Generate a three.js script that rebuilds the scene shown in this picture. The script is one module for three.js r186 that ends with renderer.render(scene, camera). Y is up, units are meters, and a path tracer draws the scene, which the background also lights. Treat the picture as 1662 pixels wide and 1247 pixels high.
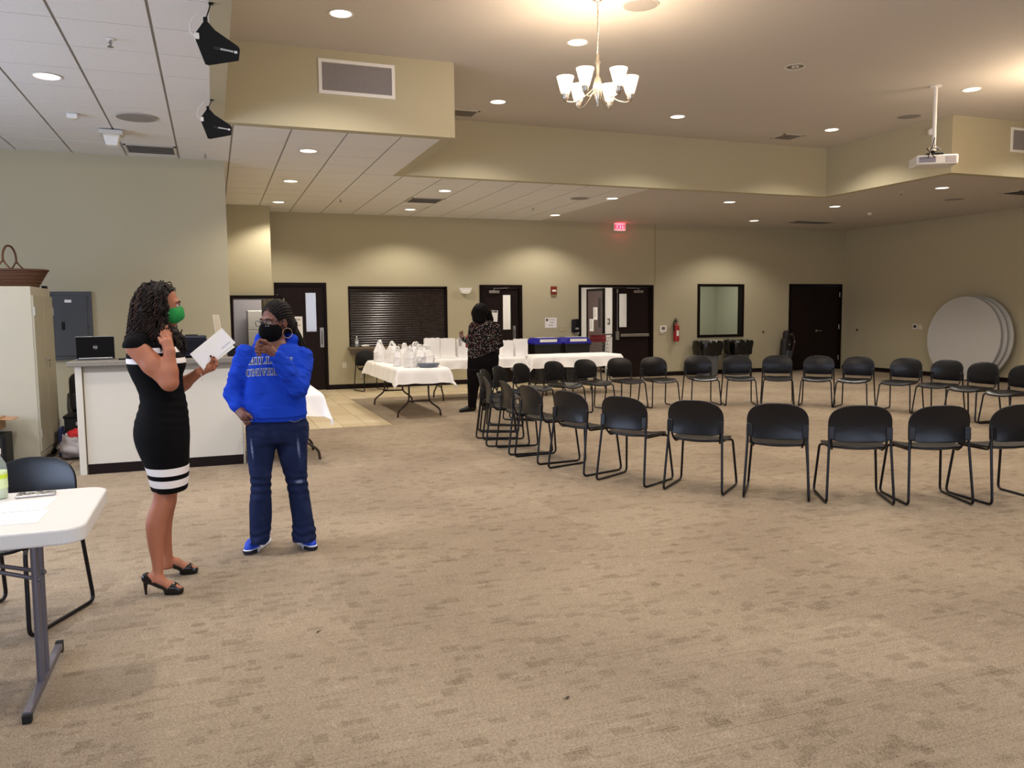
import * as THREE from 'three';
import { RoundedBoxGeometry } from 'three/addons/geometries/RoundedBoxGeometry.js';
import { mergeGeometries } from 'three/addons/utils/BufferGeometryUtils.js';
import { FontLoader } from 'three/addons/loaders/FontLoader.js';
import { TextGeometry } from 'three/addons/geometries/TextGeometry.js';
import { ImprovedNoise } from 'three/addons/math/ImprovedNoise.js';
import { RectAreaLightUniformsLib } from 'three/addons/lights/RectAreaLightUniformsLib.js';

// ---------------------------------------------------------------- camera, exposure, sky, large lights
const W = 1662, HH = 1247, FPX = 1300.6, CAM_H = 1.54;
const D2R = Math.PI / 180;
const scene = new THREE.Scene();
const camera = new THREE.PerspectiveCamera(2 * Math.atan(HH / 2 / FPX) / D2R, W / HH, 0.05, 100);
camera.position.set(0, CAM_H, 0);
camera.rotation.order = 'YXZ';
camera.rotation.set(-5.083 * D2R, -20.408 * D2R, -0.52 * D2R);
camera.updateMatrixWorld(true);
const renderer = new THREE.WebGLRenderer({ antialias: true });
renderer.toneMapping = THREE.LinearToneMapping;
renderer.toneMappingExposure = 0.82;
renderer.shadowMap.enabled = true;
renderer.shadowMap.type = THREE.PCFSoftShadowMap;
scene.background = new THREE.Color(0xbcd0e6);
RectAreaLightUniformsLib.init();

const LOW = 3.566, HIGH = 4.41, BACK = -16.65, RIGHT = 15.45, LEFT = -5, NEAR = 4.2, FLOOR = 0;
const I_LOW = 12.5, I_HIGH = 12.0, I_DAY = 6.5, I_CHANDELIER = 1.5;

// daylight entering through the row of windows in the wall behind the camera
const DAY = [[-2.9, 3.0], [1.3, 3.0], [5.5, 3.0]];            // centre x, width
for (const [x, w] of DAY) {
  const l = new THREE.RectAreaLight(0xd3e2ff, I_DAY, w, 1.9);
  l.position.set(x, 1.75, NEAR - 0.03); l.lookAt(x, 1.75, 0); l.name = 'window_daylight';
  scene.add(l);
}
const DAY_LEFT = [[-4.3, 2.8], [-7.4, 2.6]];                                // centre z, width: windows in the left wall
for (const [z, w] of DAY_LEFT) {
  const l = new THREE.RectAreaLight(0xc9dcff, I_DAY * 1.35, w, 1.9);
  l.position.set(LEFT + 0.03, 1.75, z); l.lookAt(0, 1.75, z); l.name = 'window_daylight';
  scene.add(l);
}

// ---------------------------------------------------------------- helpers
let seed = 7;
function rnd() { seed = (seed * 1664525 + 1013904223) >>> 0; return seed / 4294967296; }
const rr = (a, b) => a + (b - a) * rnd();
const V = (x, y, z) => new THREE.Vector3(x, y, z);
function rayOf(px, py) { return V((px - W / 2) / FPX, -(py - HH / 2) / FPX, -1).applyQuaternion(camera.quaternion); }
function atZ(px, py, z) { const d = rayOf(px, py); return d.multiplyScalar(z / d.z).add(camera.position); }

const taken = {};
function numbered(n) { if (!(n in taken)) { taken[n] = 0; return n; } taken[n]++; return n + '_' + String(taken[n]).padStart(3, '0'); }
function tag(o, label, category, group, kind) {
  if (label) o.userData.label = label;
  if (category) o.userData.category = category;
  if (group) o.userData.group = group;
  if (kind) o.userData.kind = kind;
  return o;
}
function thing(name, label, category, pos = [0, 0, 0], turn = 0, group) {
  const o = new THREE.Group(); o.name = numbered(name); o.position.set(...pos); o.rotation.y = turn;
  scene.add(o); return tag(o, label, category, group);
}
function part(parent, name, geo, mat, label) {
  const m = new THREE.Mesh(Array.isArray(geo) ? mg(geo) : geo, mat); m.name = name; parent.add(m);
  if (label) m.userData.label = label;
  return m;
}
function struct(name, geo, mat) {
  const m = new THREE.Mesh(Array.isArray(geo) ? mg(geo) : geo, mat); m.name = numbered(name); m.userData.kind = 'structure'; scene.add(m); return m;
}
function structGroup(name) { const g = new THREE.Group(); g.name = numbered(name); g.userData.kind = 'structure'; scene.add(g); return g; }
function copyOf(o, pos, turn, label, group) {
  const c = o.clone(); c.name = numbered(o.name.replace(/_\d{3}$/, '')); c.userData = { ...o.userData }; scene.add(c);
  c.position.set(...pos); c.rotation.y = turn; if (label) c.userData.label = label; if (group) c.userData.group = group; return c;
}
function mg(list) {
  return mergeGeometries(list.map((g) => {
    const q = g.index ? g.toNonIndexed() : g.clone();
    for (const k of Object.keys(q.attributes)) if (!['position', 'normal', 'uv'].includes(k)) q.deleteAttribute(k);
    if (!q.attributes.uv) q.setAttribute('uv', new THREE.BufferAttribute(new Float32Array(q.attributes.position.count * 2), 2));
    return q;
  }));
}
const bx = (w, h, d, x = 0, y = 0, z = 0) => new THREE.BoxGeometry(w, h, d).translate(x, y, z);
const ab = (x0, x1, y0, y1, z0, z1) => bx(Math.abs(x1 - x0), Math.abs(y1 - y0), Math.abs(z1 - z0), (x0 + x1) / 2, (y0 + y1) / 2, (z0 + z1) / 2);
const rb = (w, h, d, x = 0, y = 0, z = 0, r = 0.006, s = 2) => new RoundedBoxGeometry(w, h, d, s, Math.min(r, w / 2.05, h / 2.05, d / 2.05)).translate(x, y, z);
const cy = (r1, r2, h, x = 0, y = 0, z = 0, s = 24) => new THREE.CylinderGeometry(r1, r2, h, s).translate(x, y, z);
const sp = (r, x = 0, y = 0, z = 0, s = 16) => new THREE.SphereGeometry(r, s, Math.max(8, s / 2 | 0)).translate(x, y, z);
const lathe = (pts, s = 32) => new THREE.LatheGeometry(pts.map(([a, b]) => new THREE.Vector2(a, b)), s);
function tube(pts, r, seg = 24, rad = 8, closed = false, tension = 0.5, type = 'centripetal') {
  return new THREE.TubeGeometry(new THREE.CatmullRomCurve3(pts.map((p) => (p.isVector3 ? p : V(...p))), closed, type, tension), seg, r, rad, closed);
}
// tube through a polyline whose corners are rounded by radius cr
function bentTube(pts, r, cr = 0.03, rad = 8, cornerSeg = 5) {
  const P = pts.map((p) => (p.isVector3 ? p : V(...p))), path = new THREE.CurvePath(); let from = P[0];
  for (let i = 1; i < P.length - 1; i++) {
    const a = P[i].clone().sub(P[i - 1]), b = P[i + 1].clone().sub(P[i]), c = Math.min(cr, a.length() / 2.1, b.length() / 2.1);
    const s = P[i].clone().addScaledVector(a.normalize(), -c), e = P[i].clone().addScaledVector(b.normalize(), c);
    path.add(new THREE.LineCurve3(from, s)); path.add(new THREE.QuadraticBezierCurve3(s, P[i], e)); from = e;
  }
  path.add(new THREE.LineCurve3(from, P[P.length - 1]));
  const out = []; for (const c of path.curves) { const n = c.isLineCurve3 ? 1 : cornerSeg; for (let k = 0; k < n; k++) out.push(c.getPoint(k / n)); } out.push(P[P.length - 1]);
  return sweep(out, r, rad);
}
function sweep(pts, r, rad = 8) {                       // circle swept along points, flat end caps
  const n = pts.length, pos = [], idx = [], tan = pts.map((p, i) => pts[Math.min(i + 1, n - 1)].clone().sub(pts[Math.max(i - 1, 0)]).normalize());
  let nrm = Math.abs(tan[0].y) < 0.9 ? V(0, 1, 0) : V(1, 0, 0); nrm = nrm.sub(tan[0].clone().multiplyScalar(nrm.dot(tan[0]))).normalize();
  for (let i = 0; i < n; i++) {
    nrm = nrm.clone().sub(tan[i].clone().multiplyScalar(nrm.dot(tan[i]))).normalize(); const bi = tan[i].clone().cross(nrm), R = typeof r === 'function' ? r(i / (n - 1)) : r;
    for (let k = 0; k < rad; k++) { const a = k / rad * 2 * Math.PI, p = pts[i].clone().addScaledVector(nrm, Math.cos(a) * R).addScaledVector(bi, Math.sin(a) * R); pos.push(p.x, p.y, p.z); }
  }
  for (let i = 0; i < n - 1; i++) for (let k = 0; k < rad; k++) { const a = i * rad + k, b = i * rad + (k + 1) % rad, c = a + rad, d = b + rad; idx.push(a, b, c, b, d, c); }
  for (let k = 1; k < rad - 1; k++) { idx.push(0, k + 1, k); const o = (n - 1) * rad; idx.push(o, o + k, o + k + 1); }
  const g = new THREE.BufferGeometry(); g.setAttribute('position', new THREE.Float32BufferAttribute(pos, 3)); g.setIndex(idx); g.computeVertexNormals(); return g;
}
function extrude(outline, depth, bevel = 0, holes = []) {
  const s = new THREE.Shape(outline.map(([x, y]) => new THREE.Vector2(x, y)));
  for (const h of holes) s.holes.push(new THREE.Path(h.map(([x, y]) => new THREE.Vector2(x, y))));
  return new THREE.ExtrudeGeometry(s, { depth, bevelEnabled: bevel > 0, bevelThickness: bevel, bevelSize: bevel, bevelOffset: -bevel, bevelSegments: 2, steps: 1 });
}
const rect = (x0, x1, y0, y1) => [[x0, y0], [x1, y0], [x1, y1], [x0, y1]];
// curved sheet with thickness from a closed outline: rings shrink towards the centre, map() bends it
function shell(outline, centre, rings, map, t) {
  const N = outline.length, pos = [], idx = [];
  const nrm = (u, v) => { const e = 1e-3, a = map(u, v), b = map(u + e, v), c = map(u, v + e); return b.sub(a).cross(c.sub(a)).normalize(); };
  const ring = (k, off, grow = 0) => outline.map(([u, v]) => {
    const du = u - centre[0], dv = v - centre[1], L = Math.hypot(du, dv), s = k + grow / L, x = centre[0] + du * s, y = centre[1] + dv * s;
    return map(x, y).addScaledVector(nrm(x, y), off);
  });
  const layers = []; 
  for (let i = 0; i <= rings; i++) layers.push(ring(Math.max(i / rings, 0.001), t / 2, i === rings ? -t * 0.3 : 0));
  layers.push(ring(1, t * 0.28)); layers.push(ring(1, -t * 0.28));
  for (let i = rings; i >= 0; i--) layers.push(ring(Math.max(i / rings, 0.001), -t / 2, i === rings ? -t * 0.3 : 0));
  for (const l of layers) for (const p of l) pos.push(p.x, p.y, p.z);
  for (let i = 0; i < layers.length - 1; i++) for (let k = 0; k < N; k++) { const a = i * N + k, b = i * N + (k + 1) % N, c = a + N, d = b + N; idx.push(a, c, b, b, c, d); }
  const g = new THREE.BufferGeometry(); g.setAttribute('position', new THREE.Float32BufferAttribute(pos, 3)); g.setIndex(idx); g.computeVertexNormals(); return g;
}
function superOutline(a, b1, b2, n1, n2, N = 44) {       // upper half exponent n1, lower half n2
  const o = [];
  for (let i = 0; i < N; i++) { const t = i / N * 2 * Math.PI, c = Math.cos(t), s = Math.sin(t), n = s >= 0 ? n1 : n2, b = s >= 0 ? b1 : b2; o.push([Math.sign(c) * Math.pow(Math.abs(c), 2 / n) * a, Math.sign(s) * Math.pow(Math.abs(s), 2 / n) * b]); }
  return o;
}
const noise = new ImprovedNoise();
function fbm(x, y, z, o = 3) { let s = 0, a = 1, f = 1; for (let i = 0; i < o; i++) { s += a * noise.noise(x * f, y * f, z * f + i * 7.3); a *= 0.5; f *= 2.03; } return s; }

// ---------------------------------------------------------------- textures
function dataTex(w, h, fn, srgb = true, repeat) {
  const d = new Uint8Array(w * h * 4);
  for (let y = 0; y < h; y++) for (let x = 0; x < w; x++) { const c = fn(x, y), i = (y * w + x) * 4; d[i] = c[0]; d[i + 1] = c[1]; d[i + 2] = c[2]; d[i + 3] = c[3] ?? 255; }
  const t = new THREE.DataTexture(d, w, h); t.wrapS = t.wrapT = THREE.RepeatWrapping; t.magFilter = THREE.LinearFilter; t.minFilter = THREE.LinearMipmapLinearFilter; t.generateMipmaps = true;
  if (srgb) t.colorSpace = THREE.SRGBColorSpace; if (repeat) t.repeat.set(...repeat); t.needsUpdate = true; return t;
}
function canvasTex(w, h, draw) {
  const c = document.createElement('canvas'); c.width = w; c.height = h; const g = c.getContext('2d'); draw(g, w, h);
  const t = new THREE.CanvasTexture(c); t.colorSpace = THREE.SRGBColorSpace; t.magFilter = THREE.LinearFilter; return t;
}
const cl = (v) => Math.max(0, Math.min(255, v));
// carpet: beige loop pile with woven darker blocks, dashed ribs along x; one repeat covers CARPET metres
const CARPET = 6.1;
function carpetTexture() {
  const N = 2048, px = N / CARPET, tone = new Float32Array(N * N);
  for (let k = 0; k < 3600; k++) {                                      // woven blocks
    const w = rr(0.03, 0.11) * px, h = rr(0.02, 0.06) * px, x0 = rnd() * N | 0, y0 = rnd() * N | 0, a = rr(4, 25) * (rnd() < 0.12 ? -0.5 : 1), grain = rr(0.4, 1);
    for (let y = 0; y < h; y++) for (let x = 0; x < w; x++) { if (rnd() < 0.15 + 0.35 * grain) continue; const i = ((y0 + y) % N) * N + (x0 + x) % N; tone[i] = Math.max(tone[i] * (a > 0 ? 0.3 : 1), 0) + 0 + a * (0.75 + 0.5 * rnd()); }
  }
  for (let k = 0; k < 1500; k++) {                                       // dashed dark ribs
    const y = rnd() * N | 0, x0 = rnd() * N | 0, L = rr(0.15, 1.1) * px, a = rr(12, 30);
    for (let x = 0; x < L; x++) if ((x % 7) < 4) { const i = y * N + (x0 + x) % N; tone[i] += a; }
  }
  const big = []; for (let j = 0; j < 10; j++) for (let i = 0; i < 10; i++) big.push(rr(-5, 5));   // 61 cm carpet tiles
  return dataTex(N, N, (x, y) => {
    const i = y * N + x, n = (rnd() - 0.5) * 50 + (y % 3 === 0 ? -8 : 3) + big[(y / N * 10 | 0) * 10 + (x / N * 10 | 0)] - tone[i] * 1.15;
    const s = 5 * Math.sin(x / N * 2 * Math.PI * 3 + 2 * Math.sin(y / N * 2 * Math.PI * 2));
    return [cl(170 + n + s), cl(152 + n * 0.98 + s), cl(129 + n * 0.93 + s * 0.9)];
  });
}
const grainTex = dataTex(256, 256, () => { const v = 128 + (rnd() - 0.5) * 200; return [v, v, v]; }, false);
const fineNoise = (rep) => { const t = grainTex.clone(); t.repeat.set(rep, rep); t.needsUpdate = true; return t; };
const tileSpeck = dataTex(256, 256, (x, y) => { const f = rnd() < 0.05 ? -28 : 0, n = (rnd() - 0.5) * 8 + f; return [cl(226 + n), cl(224 + n), cl(220 + n)]; });
const stoneTex = dataTex(256, 256, (x, y) => { const n = (rnd() - 0.5) * 60 + 14 * noise.noise(x / 9, y / 9, 3); return [cl(128 + n), cl(122 + n), cl(112 + n * 0.9)]; });

// ---------------------------------------------------------------- materials
const M = (color, roughness = 0.6, o = {}) => new THREE.MeshStandardMaterial({ color, roughness, ...o });
const Fab = (color, roughness = 0.9, o = {}) => new THREE.MeshPhysicalMaterial({ color, roughness, specularIntensity: 0.2, ...o });      // cloth, hair: little gloss
const mat = {
  wall: M(0xb6ad90, 0.82, { bumpMap: fineNoise(1), bumpScale: 0.0006 }),
  ceil: M(0xc6c0b8, 0.9),
  act: M(0xffffff, 0.92, { map: tileSpeck }), crossBar: M(0xc6c3bf, 0.7), bar: M(0x8d8a86, 0.55), barDark: M(0x6b6660, 0.7),
  base: Fab(0x1f1716, 0.55), white: M(0xf2efe9, 0.6), offwhite: M(0xd9d2c2, 0.6),
  door: Fab(0x231a19, 0.45), frame: Fab(0x160f0d, 0.45), steel: M(0x9b9894, 0.35, { metalness: 0.85 }), nickel: M(0xb9b2a6, 0.28, { metalness: 0.9 }),
  chairShell: Fab(0x0e0e13, 0.33, { specularIntensity: 0.8 }), chairTube: M(0x0f0d12, 0.3, { metalness: 0.35 }),
  black: Fab(0x0b0a0b, 0.5, { specularIntensity: 0.5 }), rubber: M(0x111111, 0.85), plasticWhite: M(0xe9e6e0, 0.45), paper: M(0xf4f2ee, 0.85),
  grille: M(0x8f8a86, 0.7), dark: M(0x14110f, 0.8), cloth: M(0xf4f1ee, 0.8, { side: THREE.DoubleSide }),
  carpet: M(0xffffff, 0.97, { map: carpetTexture(), bumpMap: fineNoise(24), bumpScale: 0.007 }),
  grout: M(0xa3957d, 0.9), counterTop: M(0xffffff, 0.4, { map: stoneTex }), panel: M(0xcdc8bc, 0.55),
  skin1: M(0xa5664a, 0.5), red: M(0xa01712, 0.4), blue: M(0x1f1fa0, 0.45),
};
const glowWhite = new THREE.MeshStandardMaterial({ color: 0xffffff, emissive: 0xfff1dc, emissiveIntensity: 4, roughness: 0.5 });
const glassPane = new THREE.MeshPhysicalMaterial({ color: 0xffffff, roughness: 0.03, transmission: 1, thickness: 0, ior: 1.45 });
// ---------------------------------------------------------------- floor
function floorSlab(x0, x1, z0, z1, y, thick) {
  const g = ab(x0, x1, y - thick, y, z0, z1), p = g.attributes.position, uv = g.attributes.uv;
  for (let i = 0; i < p.count; i++) uv.setXY(i, p.getX(i) / CARPET, -p.getZ(i) / CARPET);
  return g;
}
{
  const floor = structGroup('floor');
  part(floor, 'carpet', [floorSlab(LEFT, RIGHT, -10.97, NEAR, 0, 0.1), floorSlab(2.32, RIGHT, -14.75, -10.97, 0, 0.1), floorSlab(7.5, RIGHT, BACK, -14.75, 0, 0.1), floorSlab(LEFT, 0.23, -11.5, -10.97, 0, 0.1)], mat.carpet, 'beige carpet with scattered darker woven blocks');
  part(floor, 'grout_bed', [ab(0.23, 2.32, -0.1, -0.006, BACK, -10.97), ab(2.32, 7.5, -0.1, -0.006, BACK, -14.75), ab(0.1, RIGHT, -0.1, -0.006, -19.6, BACK)], mat.grout);
  const tileMats = [0xcdbb98, 0xc8b592, 0xd2c1a0, 0xc4b08c].map((c) => M(c, 0.38, { bumpMap: fineNoise(2), bumpScale: 0.0006 }));
  const T = 0.333, tg = rb(T - 0.006, 0.012, T - 0.006, 0, 0, 0, 0.002, 1), cut = {};
  for (let i = 0; i < 23; i++) for (let j = 0; j < 18; j++) {
    const x0 = 0.30 + i * T, z1 = -10.975 - j * T, xc = x0 + T / 2, zc = z1 - T / 2;
    if (zc - T / 2 < BACK - 0.1 || xc > 7.5) continue;
    if (xc > 2.3 && zc > -14.7) continue;
    if (zc < -15.7 && xc < 1.1) continue;
    const m = part(floor, 'tile', tg, tileMats[(rnd() * 4) | 0]); m.position.set(xc, -0.004, zc);
  }
}
// ---------------------------------------------------------------- walls
function boxPx(px0, py0, px1, py1, z) { const a = atZ(px0, py0, z), b = atZ(px1, py1, z); return { x0: a.x, x1: b.x, y1: a.y, y0: b.y, cx: (a.x + b.x) / 2, cy: (a.y + b.y) / 2, w: b.x - a.x, h: a.y - b.y }; }
const OPEN = { d1: [1.17, 2.19, 0, 2.18], sh: [2.63, 4.73, 0.86, 2.11], d2: [5.46, 6.45, 0, 2.15], d3: [7.83, 9.77, 0, 2.16], win: [10.99, 12.32, 0.9, 2.19], d4: [13.69, 15.37, 0, 2.2] };
function wallWithHoles(name, x0, x1, y0, y1, z, t, holes) {
  const o = [[x0, y0]]; const hs = [];
  for (const h of [...holes].sort((a, b) => a[0] - b[0])) { if (h[2] <= y0) o.push([h[0], y0], [h[0], h[3]], [h[1], h[3]], [h[1], y0]); else hs.push(rect(h[0], h[1], h[2], h[3])); }
  o.push([x1, y0], [x1, y1], [x0, y1]);
  return struct(name, extrude(o, t, 0, hs).translate(0, 0, z - t), mat.wall);
}
wallWithHoles('wall_back', 0.93, RIGHT + 0.15, 0, 3.7, BACK, 0.15, Object.values(OPEN));
struct('wall_right', ab(RIGHT, RIGHT + 0.15, 0, 4.6, BACK, NEAR + 0.15), mat.wall);
{
  const holes = DAY_LEFT.map(([z, w]) => rect(-z - w / 2, -z + w / 2, 0.8, 2.7));
  struct('wall_left', extrude(rect(-NEAR - 0.15, 11.57, 0, 4.6), 0.15, 0, holes).rotateY(Math.PI / 2).translate(LEFT - 0.15, 0, 0), mat.wall);
  DAY_LEFT.forEach(([z, w]) => {
    const g = structGroup('window_left'), a = LEFT - 0.13, b = LEFT - 0.02;
    part(g, 'frame', [ab(a, b, 0.8, 2.7, z - w / 2, z - w / 2 + 0.05), ab(a, b, 0.8, 2.7, z + w / 2 - 0.05, z + w / 2), ab(a, b, 0.8, 0.85, z - w / 2, z + w / 2), ab(a, b, 2.65, 2.7, z - w / 2, z + w / 2), ab(a, b, 0.85, 2.65, z - 0.025, z + 0.025)], mat.frame);
    part(g, 'pane', ab(LEFT - 0.078, LEFT - 0.072, 0.85, 2.65, z - w / 2 + 0.05, z - 0.025), glassPane);
    part(g, 'pane', ab(LEFT - 0.078, LEFT - 0.072, 0.85, 2.65, z + 0.025, z + w / 2 - 0.05), glassPane);
  });
}
struct('wall_storage', [ab(LEFT, 0.23, 0, 3.7, -11.57, -11.42), ab(0.08, 0.23, 0, 3.7, -19.6, -11.57)], mat.wall);
wallWithHoles('wall_service', 0.23, 1.08, 0, 3.7, -15.8, 0.15, [[0.36, 1.0, 0.95, 1.88]]);
struct('wall_service_return', ab(0.93, 1.08, 0, 3.7, BACK, -15.95), mat.wall);
{
  const holes = DAY.map(([x, w]) => rect(x - w / 2, x + w / 2, 0.8, 2.7));
  struct('wall_near', extrude(rect(LEFT - 0.15, RIGHT + 0.15, 0, 4.6), 0.15, 0, holes).translate(0, 0, NEAR), mat.wall);
  DAY.forEach(([x, w]) => {
    const g = structGroup('window_near');
    part(g, 'frame', [ab(x - w / 2, x - w / 2 + 0.05, 0.8, 2.7, NEAR + 0.02, NEAR + 0.13), ab(x + w / 2 - 0.05, x + w / 2, 0.8, 2.7, NEAR + 0.02, NEAR + 0.13), ab(x - w / 2, x + w / 2, 0.8, 0.85, NEAR + 0.02, NEAR + 0.13), ab(x - w / 2, x + w / 2, 2.65, 2.7, NEAR + 0.02, NEAR + 0.13), ab(x - 0.025, x + 0.025, 0.85, 2.65, NEAR + 0.02, NEAR + 0.13)], mat.frame);
    part(g, 'pane', ab(x - w / 2 + 0.05, x - 0.025, 0.85, 2.65, NEAR + 0.07, NEAR + 0.076), glassPane);
    part(g, 'pane', ab(x + 0.025, x + w / 2 - 0.05, 0.85, 2.65, NEAR + 0.07, NEAR + 0.076), glassPane);
  });
}
// baseboards along the back wall between the doors, and on the other walls
{
  let n = 0; const xs = [[1.08, 1.17], [2.19, 5.46], [6.45, 7.83], [9.77, 13.69]];
  for (const [a, b] of xs) struct('baseboard_back', ab(a, b, 0, 0.1, BACK, BACK + 0.014), mat.base);
  struct('baseboard_right', ab(RIGHT - 0.014, RIGHT, 0, 0.1, BACK, NEAR), mat.base);
  struct('baseboard_left', ab(LEFT, 0.23, 0, 0.1, -11.42, -11.406), mat.base);
  struct('baseboard_service', ab(0.23, 1.08, 0, 0.1, -15.8, -15.786), mat.base);
  const seam = boxPx(1061.5, 365, 1064.5, 462, BACK + 0.003);
  struct('trim_1', ab(seam.cx - 0.012, seam.cx + 0.012, 2.16, LOW, BACK, BACK + 0.006), M(0xa4956f, 0.8));
}
// ---------------------------------------------------------------- ceilings
const COFFER = [[0.2, 0.5], [0.2, -9.13], [2.72, -9.13], [2.72, -11.75], [10.42, -11.75], [10.42, -9.13], [12.9, -9.13], [12.9, 0.5]];
{
  const t = 0.14;
  const bulk = [ab(0.06, 0.2, LOW, HIGH, -9.27, 0.64), ab(0.2, 2.72, LOW, HIGH, -9.27, -9.13), ab(2.58, 2.72, LOW, HIGH, -11.89, -9.27), ab(2.72, 10.42, LOW, HIGH, -11.89, -11.75), ab(10.42, 10.56, LOW, HIGH, -11.89, -9.13), ab(10.56, 13.04, LOW, HIGH, -9.27, -9.13), ab(12.9, 13.04, LOW, HIGH, -9.13, 0.64), ab(0.2, 12.9, LOW, HIGH, 0.5, 0.64)];
  for (const g of bulk) struct('ceiling_soffit', g, mat.wall);
  struct('ceiling_high', extrude(COFFER.map(([x, z]) => [x, -z]).reverse(), 0.12).rotateX(-Math.PI / 2).translate(0, HIGH, 0), mat.ceil);
  struct('ceiling_low', [ab(6.9, RIGHT, LOW, LOW + 0.13, BACK, -11.89), ab(10.56, RIGHT, LOW, LOW + 0.13, -11.89, -9.27), ab(13.04, RIGHT, LOW, LOW + 0.13, -9.27, NEAR), ab(LEFT, 13.04, LOW, LOW + 0.13, 0.64, NEAR), ab(LEFT, 0.06, LOW, LOW + 0.13, -4.9, 0.64), ab(LEFT, -2.76, LOW, LOW + 0.13, -11.42, -4.9)], mat.ceil);
  const act = structGroup('ceiling_tiled');
  part(act, 'deck', [ab(-2.76, 0.06, 3.61, 3.7, -11.42, -4.9), ab(0.06, 2.58, 3.61, 3.7, BACK, -9.27), ab(2.58, 6.9, 3.61, 3.7, BACK, -11.89)], mat.barDark);
  const X0 = -0.32, Z0 = -8.2, S = 0.611, regions = [[-2.76, 0.06, -11.42, -4.9], [0.06, 2.58, BACK, -9.27], [2.58, 6.9, BACK, -11.89]], cache = {};
  for (let i = -5; i < 13; i++) for (let j = -16; j < 7; j++) for (const [rx0, rx1, rz0, rz1] of regions) {
    const gx0 = X0 + i * S, gx1 = gx0 + S, gz1 = Z0 + j * S, gz0 = gz1 - S, e = 0.010;
    const x0 = Math.max(gx0 + e, rx0), x1 = Math.min(gx1 - e, rx1), z0 = Math.max(gz0 + e * 0.6, rz0), z1 = Math.min(gz1 - e * 0.6, rz1);
    if (x1 - x0 < 0.02 || z1 - z0 < 0.02) continue;
    if (x1 < 0.2 && z1 < -11.45) continue;
    const key = [(x1 - x0).toFixed(3), (z1 - z0).toFixed(3)].join('|');
    cache[key] ??= bx(x1 - x0, 0.02, z1 - z0);
    const m = part(act, 'ceiling_tile', cache[key], mat.act); m.position.set((x0 + x1) / 2, LOW + 0.012 + rr(0, 0.0015), (z0 + z1) / 2);
  }
  const barX = bx(0.022, 0.008, 1), barZ = bx(1, 0.006, 0.012);
  for (const [rx0, rx1, rz0, rz1] of regions) {
    for (let i = -6; i < 14; i++) { const x = X0 + i * S; if (x > rx0 + 0.02 && x < rx1 - 0.02) { const m = part(act, 'grid_bar', bx(0.022, 0.01, rz1 - rz0), mat.bar); m.position.set(x, LOW + 0.016, (rz0 + rz1) / 2); } }
    for (let j = -16; j < 8; j++) { const z = Z0 + j * S; if (z > rz0 + 0.02 && z < rz1 - 0.02) { const m = part(act, 'grid_bar', bx(rx1 - rx0, 0.008, 0.008), mat.crossBar); m.position.set((rx0 + rx1) / 2, LOW + 0.016, z); } }
  }
}
// ---------------------------------------------------------------- rooms behind the back wall
const roomWhite = M(0xe9e7e4, 0.8), roomGrey = M(0xc9c5cb, 0.75), roomGreen = M(0xbdbdb0, 0.8);
function backRoom(name, x0, x1, depth, m, power, lamps, hgt = 2.75, gap = 0.15) {
  const z0 = BACK - gap, z1 = z0 - depth;
  struct('wall_' + name, [ab(x0 - 0.1, x1 + 0.1, 0, hgt, z1 - 0.1, z1), ab(x0 - 0.1, x0, 0, hgt, z1, z0), ab(x1, x1 + 0.1, 0, hgt, z1, z0)], m);
  struct('ceiling_' + name, ab(x0 - 0.1, x1 + 0.1, hgt, hgt + 0.1, z1 - 0.1, z0), m);
  const cz = (z0 + z1) / 2, w = 1.0;
  for (const [cx, which] of lamps) {
    const l = thing('added_light_panel', 'unseen flat white light panel added in the ' + name + ' ' + which, 'light', [cx, hgt, cz]);  // unseen panel, added to brighten the room behind the wall
    part(l, 'frame', [ab(-w / 2 - 0.03, w / 2 + 0.03, -0.02, 0, -0.33, -0.3), ab(-w / 2 - 0.03, w / 2 + 0.03, -0.02, 0, 0.3, 0.33), ab(-w / 2 - 0.03, -w / 2, -0.02, 0, -0.3, 0.3), ab(w / 2, w / 2 + 0.03, -0.02, 0, -0.3, 0.3)], mat.white);
    part(l, 'diffuser', bx(w, 0.012, 0.6, 0, -0.008, 0), glowWhite);
    const a = new THREE.RectAreaLight(0xfff4e6, power, w, 0.6); a.position.set(0, -0.022, 0); a.rotation.x = -Math.PI / 2; l.add(a);
  }
}
backRoom('kitchen', 0.23, 5.2, 2.6, roomGrey, 11, [[0.95, 'by the refrigerator'], [3.0, 'behind the shutter']]);
backRoom('hallway', 5.4, 9.3, 2.75, roomWhite, 28, [[7.4, 'behind the exit doors']]);
backRoom('office', 10.6, 13.3, 2.4, roomGreen, 13, [[11.95, 'behind the window']]);
// closed-off backs of the storage doors
struct('wall_closet', [ab(13.45, 15.6, 0, 2.6, -17.6, -17.5), ab(13.45, 13.5, 0, 2.6, -17.5, -16.8), ab(13.45, 15.6, 2.5, 2.6, -17.5, -16.8)], roomGrey);

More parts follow.
